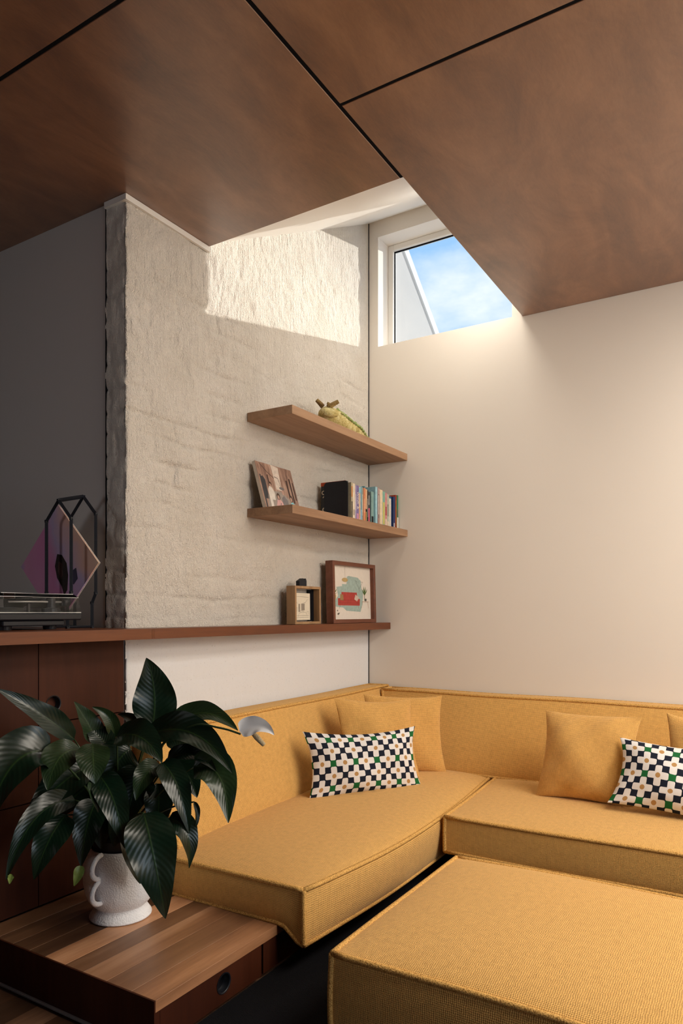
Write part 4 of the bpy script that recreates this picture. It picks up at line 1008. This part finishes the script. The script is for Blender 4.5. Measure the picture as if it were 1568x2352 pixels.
pl_root = empty('peace_lily', VC + Vector((0, 0, 0.13)), 'leafy dark green peace lily with one drooping white flower, growing in the white vase', 'plant')
MB().lathe([(0.078, 0.150), (0.083, 0.246), (0.0865, 0.252), (0.082, 0.254), (0.079, 0.232), (0.0, 0.234)], VC, 40).build('nursery_pot', M_blackplastic, pl_root, smooth=True)
b = MB().lathe([(0.079, 0.236), (0.06, 0.246), (0.03, 0.250), (0.0005, 0.251)], VC, 32); b.build('soil', M_soil, pl_root, smooth=True)
CROWN = VC + Vector((0, 0, 0.225))
def bez(p, t): return p[0] * (1 - t) ** 2 + p[1] * (2 * t * (1 - t)) + p[2] * t * t
def leaf(base, ctrl, tip, wpx, face=(0.0, 0.35), fold=0.25, mat=None, curl=0.0, twist=0.0, stem=True, prof_p=0.62):
    """base, ctrl, tip: (column, row, distance); wpx: widest breadth in pixels"""
    P = [at(*base), at(*ctrl), at(*tip)]
    wid = wpx / F_PX * (base[2] + tip[2]) / 2 / 2
    NU, NV = 10, 22; b = MB(); vs = []; fs = []; us = []
    prev = None
    for j in range(NV + 1):
        t = j / NV; c = bez(P, t); tan = (bez(P, min(1, t + 0.02)) - bez(P, max(0, t - 0.02))).normalized()
        hint = (EYE - c).normalized() + UP * face[1] + RT * face[0]
        n = (hint - tan * hint.dot(tan)).normalized()
        sd_ = tan.cross(n).normalized()
        a = twist * (t - 0.3); sd_, n = sd_ * math.cos(a) + n * math.sin(a), n * math.cos(a) - sd_ * math.sin(a)
        ww = wid * (math.sin(math.pi * min(1, t ** prof_p)) ** 0.85) * (1.0 if t < 0.97 else 0.7) + 0.0012
        for i in range(NU + 1):
            u = -1 + 2 * i / NU
            wave = 0.09 * math.sin(t * 15 + u * 2 + base[0]) * abs(u) ** 2
            rib = 0.010 * math.sin((t * 3.4 - abs(u) * 0.85) * 2 * math.pi * 2.6) * (1 - abs(u)) ** 0.3 * min(1, abs(u) * 5)
            vs.append(c + sd_ * (u * ww * (1 - 0.10 * fold * abs(u))) + n * ww * (fold * abs(u) ** 1.25 + wave + rib - curl * u * u))
    for j in range(NV):
        for i in range(NU):
            q = (j * (NU + 1) + i, j * (NU + 1) + i + 1, (j + 1) * (NU + 1) + i + 1, (j + 1) * (NU + 1) + i)
            fs.append(q); us.append([(-1 + 2 * (k % (NU + 1)) / NU, (k // (NU + 1)) / NV) for k in q])
    b.add(vs, fs, us)
    o = b.build('leaf', mat or M_leaf, pl_root, smooth=True)
    if stem:
        s0 = CROWN + Vector((random.uniform(-.03, .03), random.uniform(-.03, .03), -0.005)); e = P[0]
        midp = (s0 + e) / 2 + Vector((0, 0, 0.05)) + (e - s0) * 0.05
        MB().tube([bez([s0, midp, e], k / 8) for k in range(9)], [0.0045 - 0.002 * k / 8 for k in range(9)], 6).build('stalk', M_stem, o, smooth=True)
    return o
random.seed(21)
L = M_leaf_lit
leaf((349, 1672, 2.26), (366, 1590, 2.30), (336, 1511, 2.26), 100, (0.0, 0.0), 0.16)                    # tall upright leaf
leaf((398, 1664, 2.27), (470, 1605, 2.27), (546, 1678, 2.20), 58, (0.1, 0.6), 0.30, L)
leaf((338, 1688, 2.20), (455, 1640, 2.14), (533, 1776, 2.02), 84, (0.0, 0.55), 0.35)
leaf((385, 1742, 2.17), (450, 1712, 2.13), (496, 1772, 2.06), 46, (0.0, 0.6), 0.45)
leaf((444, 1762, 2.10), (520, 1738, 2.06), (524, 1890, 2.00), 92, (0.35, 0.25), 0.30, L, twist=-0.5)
leaf((372, 1752, 2.10), (412, 1780, 2.03), (434, 1914, 2.03), 62, (0.1, 0.35), 0.30)
leaf((330, 1868, 2.02), (352, 1950, 1.93), (380, 2110, 1.99), 112, (0.05, 0.15), 0.16)                   # big front leaf
leaf((296, 1890, 2.10), (300, 1960, 2.07), (322, 2030, 2.08), 50, (0.2, 0.1), 0.35)
leaf((388, 1880, 2.05), (446, 1890, 2.02), (434, 1994, 2.03), 56, (0.2, 0.2), 0.35, twist=0.8)
leaf((228, 1782, 2.05), (268, 1820, 1.97), (286, 1948, 2.00), 70, (-0.1, 0.35), 0.25)
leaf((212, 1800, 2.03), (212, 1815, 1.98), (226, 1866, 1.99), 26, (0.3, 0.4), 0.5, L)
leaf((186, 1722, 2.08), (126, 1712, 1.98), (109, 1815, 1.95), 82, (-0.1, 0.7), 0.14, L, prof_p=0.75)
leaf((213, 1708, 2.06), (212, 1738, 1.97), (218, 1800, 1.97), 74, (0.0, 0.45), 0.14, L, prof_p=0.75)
leaf((170, 1698, 2.16), (105, 1640, 2.06), (-8, 1582, 2.00), 58, (0.0, 0.45), 0.35)
leaf((117, 1727, 2.04), (10, 1705, 1.92), (-28, 1900, 1.86), 130, (-0.35, 0.25), 0.35)
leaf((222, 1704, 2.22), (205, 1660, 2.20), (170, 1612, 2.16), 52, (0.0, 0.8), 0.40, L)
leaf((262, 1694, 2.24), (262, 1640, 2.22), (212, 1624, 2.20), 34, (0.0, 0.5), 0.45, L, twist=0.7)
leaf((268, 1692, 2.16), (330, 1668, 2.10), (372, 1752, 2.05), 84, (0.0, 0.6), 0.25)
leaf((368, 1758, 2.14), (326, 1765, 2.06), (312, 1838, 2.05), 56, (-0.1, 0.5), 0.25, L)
leaf((392, 1748, 2.20), (436, 1765, 2.16), (452, 1832, 2.15), 70, (0.0, 0.3), 0.25)
leaf((172, 1838, 2.10), (70, 1830, 1.96), (14, 2020, 1.93), 62, (-0.1, 0.3), 0.35)
leaf((152, 1872, 2.06), (112, 1910, 1.98), (78, 2020, 1.98), 78, (-0.1, 0.3), 0.25)
leaf((222, 1838, 2.10), (196, 1880, 2.05), (186, 1990, 2.05), 72, (-0.1, 0.25), 0.30)
leaf((184, 1988, 2.05), (182, 2008, 2.04), (170, 2035, 2.04), 22, (0, 0.2), 0.3, M_leaf_pale, stem=False)
leaf((27, 2008, 1.935), (24, 2014, 1.935), (22, 2030, 1.935), 12, (0, 0.2), 0.3, M_leaf_pale, stem=False)
leaf((330, 1770, 2.16), (300, 1800, 2.14), (292, 1900, 2.12), 92, (0, 0.3), 0.2)
leaf((300, 1720, 2.22), (262, 1740, 2.18), (240, 1830, 2.16), 96, (0, 0.3), 0.2)
leaf((360, 1800, 2.16), (372, 1850, 2.14), (352, 1920, 2.14), 66, (0, 0.3), 0.25)
leaf((250, 1790, 2.2), (180, 1800, 2.16), (120, 1890, 2.12), 84, (-.1, 0.4), 0.25)
leaf((446, 1842, 2.06), (462, 1870, 2.05), (438, 1922, 2.04), 12, (0.4, 0.1), 0.5, twist=1.2)
leaf((300, 1700, 2.26), (330, 1650, 2.3), (270, 1640, 2.3), 40, (0.0, 0.6), 0.3)
leaf((240, 1850, 2.14), (228, 1895, 2.12), (232, 1950, 2.12), 60, (0, 0.2), 0.25)
leaf((300, 1860, 2.14), (268, 1890, 2.10), (262, 1945, 2.10), 56, (0, 0.2), 0.3)
leaf((380, 1700, 2.26), (430, 1690, 2.26), (470, 1735, 2.22), 60, (0, 0.5), 0.3)
leaf((200, 1760, 2.16), (140, 1790, 2.10), (60, 1880, 2.02), 90, (-.1, 0.4), 0.3)
leaf((250, 1720, 2.20), (232, 1690, 2.22), (188, 1660, 2.2), 56, (0, 0.7), 0.3)
# flower
stp = [CROWN, at(360, 1730, 2.2), at(440, 1668, 2.14), at(505, 1672, 2.10), at(552, 1686, 2.08)]
Q, R2 = smooth_path(stp, [0.004, 0.0035, 0.003, 0.003, 0.003], 24)
MB().tube(Q, R2, 8).build('flower_stalk', M_stem, pl_root, smooth=True)
M_spathe = Mat('white spathe', 0.6, (0.92, 0.93, 0.94), 0.2); M_spathe.b.inputs['Subsurface Weight'].default_value = 0.0
M_spathe.bump(M_spathe.noise(M_spathe.geo(), 90, 2), 0.15, 0.002); M_spathe = M_spathe.mat
fl_o = leaf((550, 1679, 2.08), (600, 1652, 2.07), (629, 1688, 2.03), 46, (0.0, 0.25), 0.35, M_spathe, stem=False, prof_p=0.5); fl_o.name = 'spathe'
fl_o['label'] = 'white drooping flower spathe'
q, r = smooth_path([at(578, 1682, 2.07), at(590, 1694, 2.06), at(606, 1711, 2.05)], [0.0055, 0.0085, 0.0062], 14)
M_spadix = Mat('pale spadix', 0.8, (0.55, 0.45, 0.28)); M_spadix.bump(M_spadix.noise(M_spadix.geo(), 420, 1), 1.0, 0.004); M_spadix = M_spadix.mat
MB().tube(q, r, 12).build('spadix', M_spadix, pl_root, smooth=True)
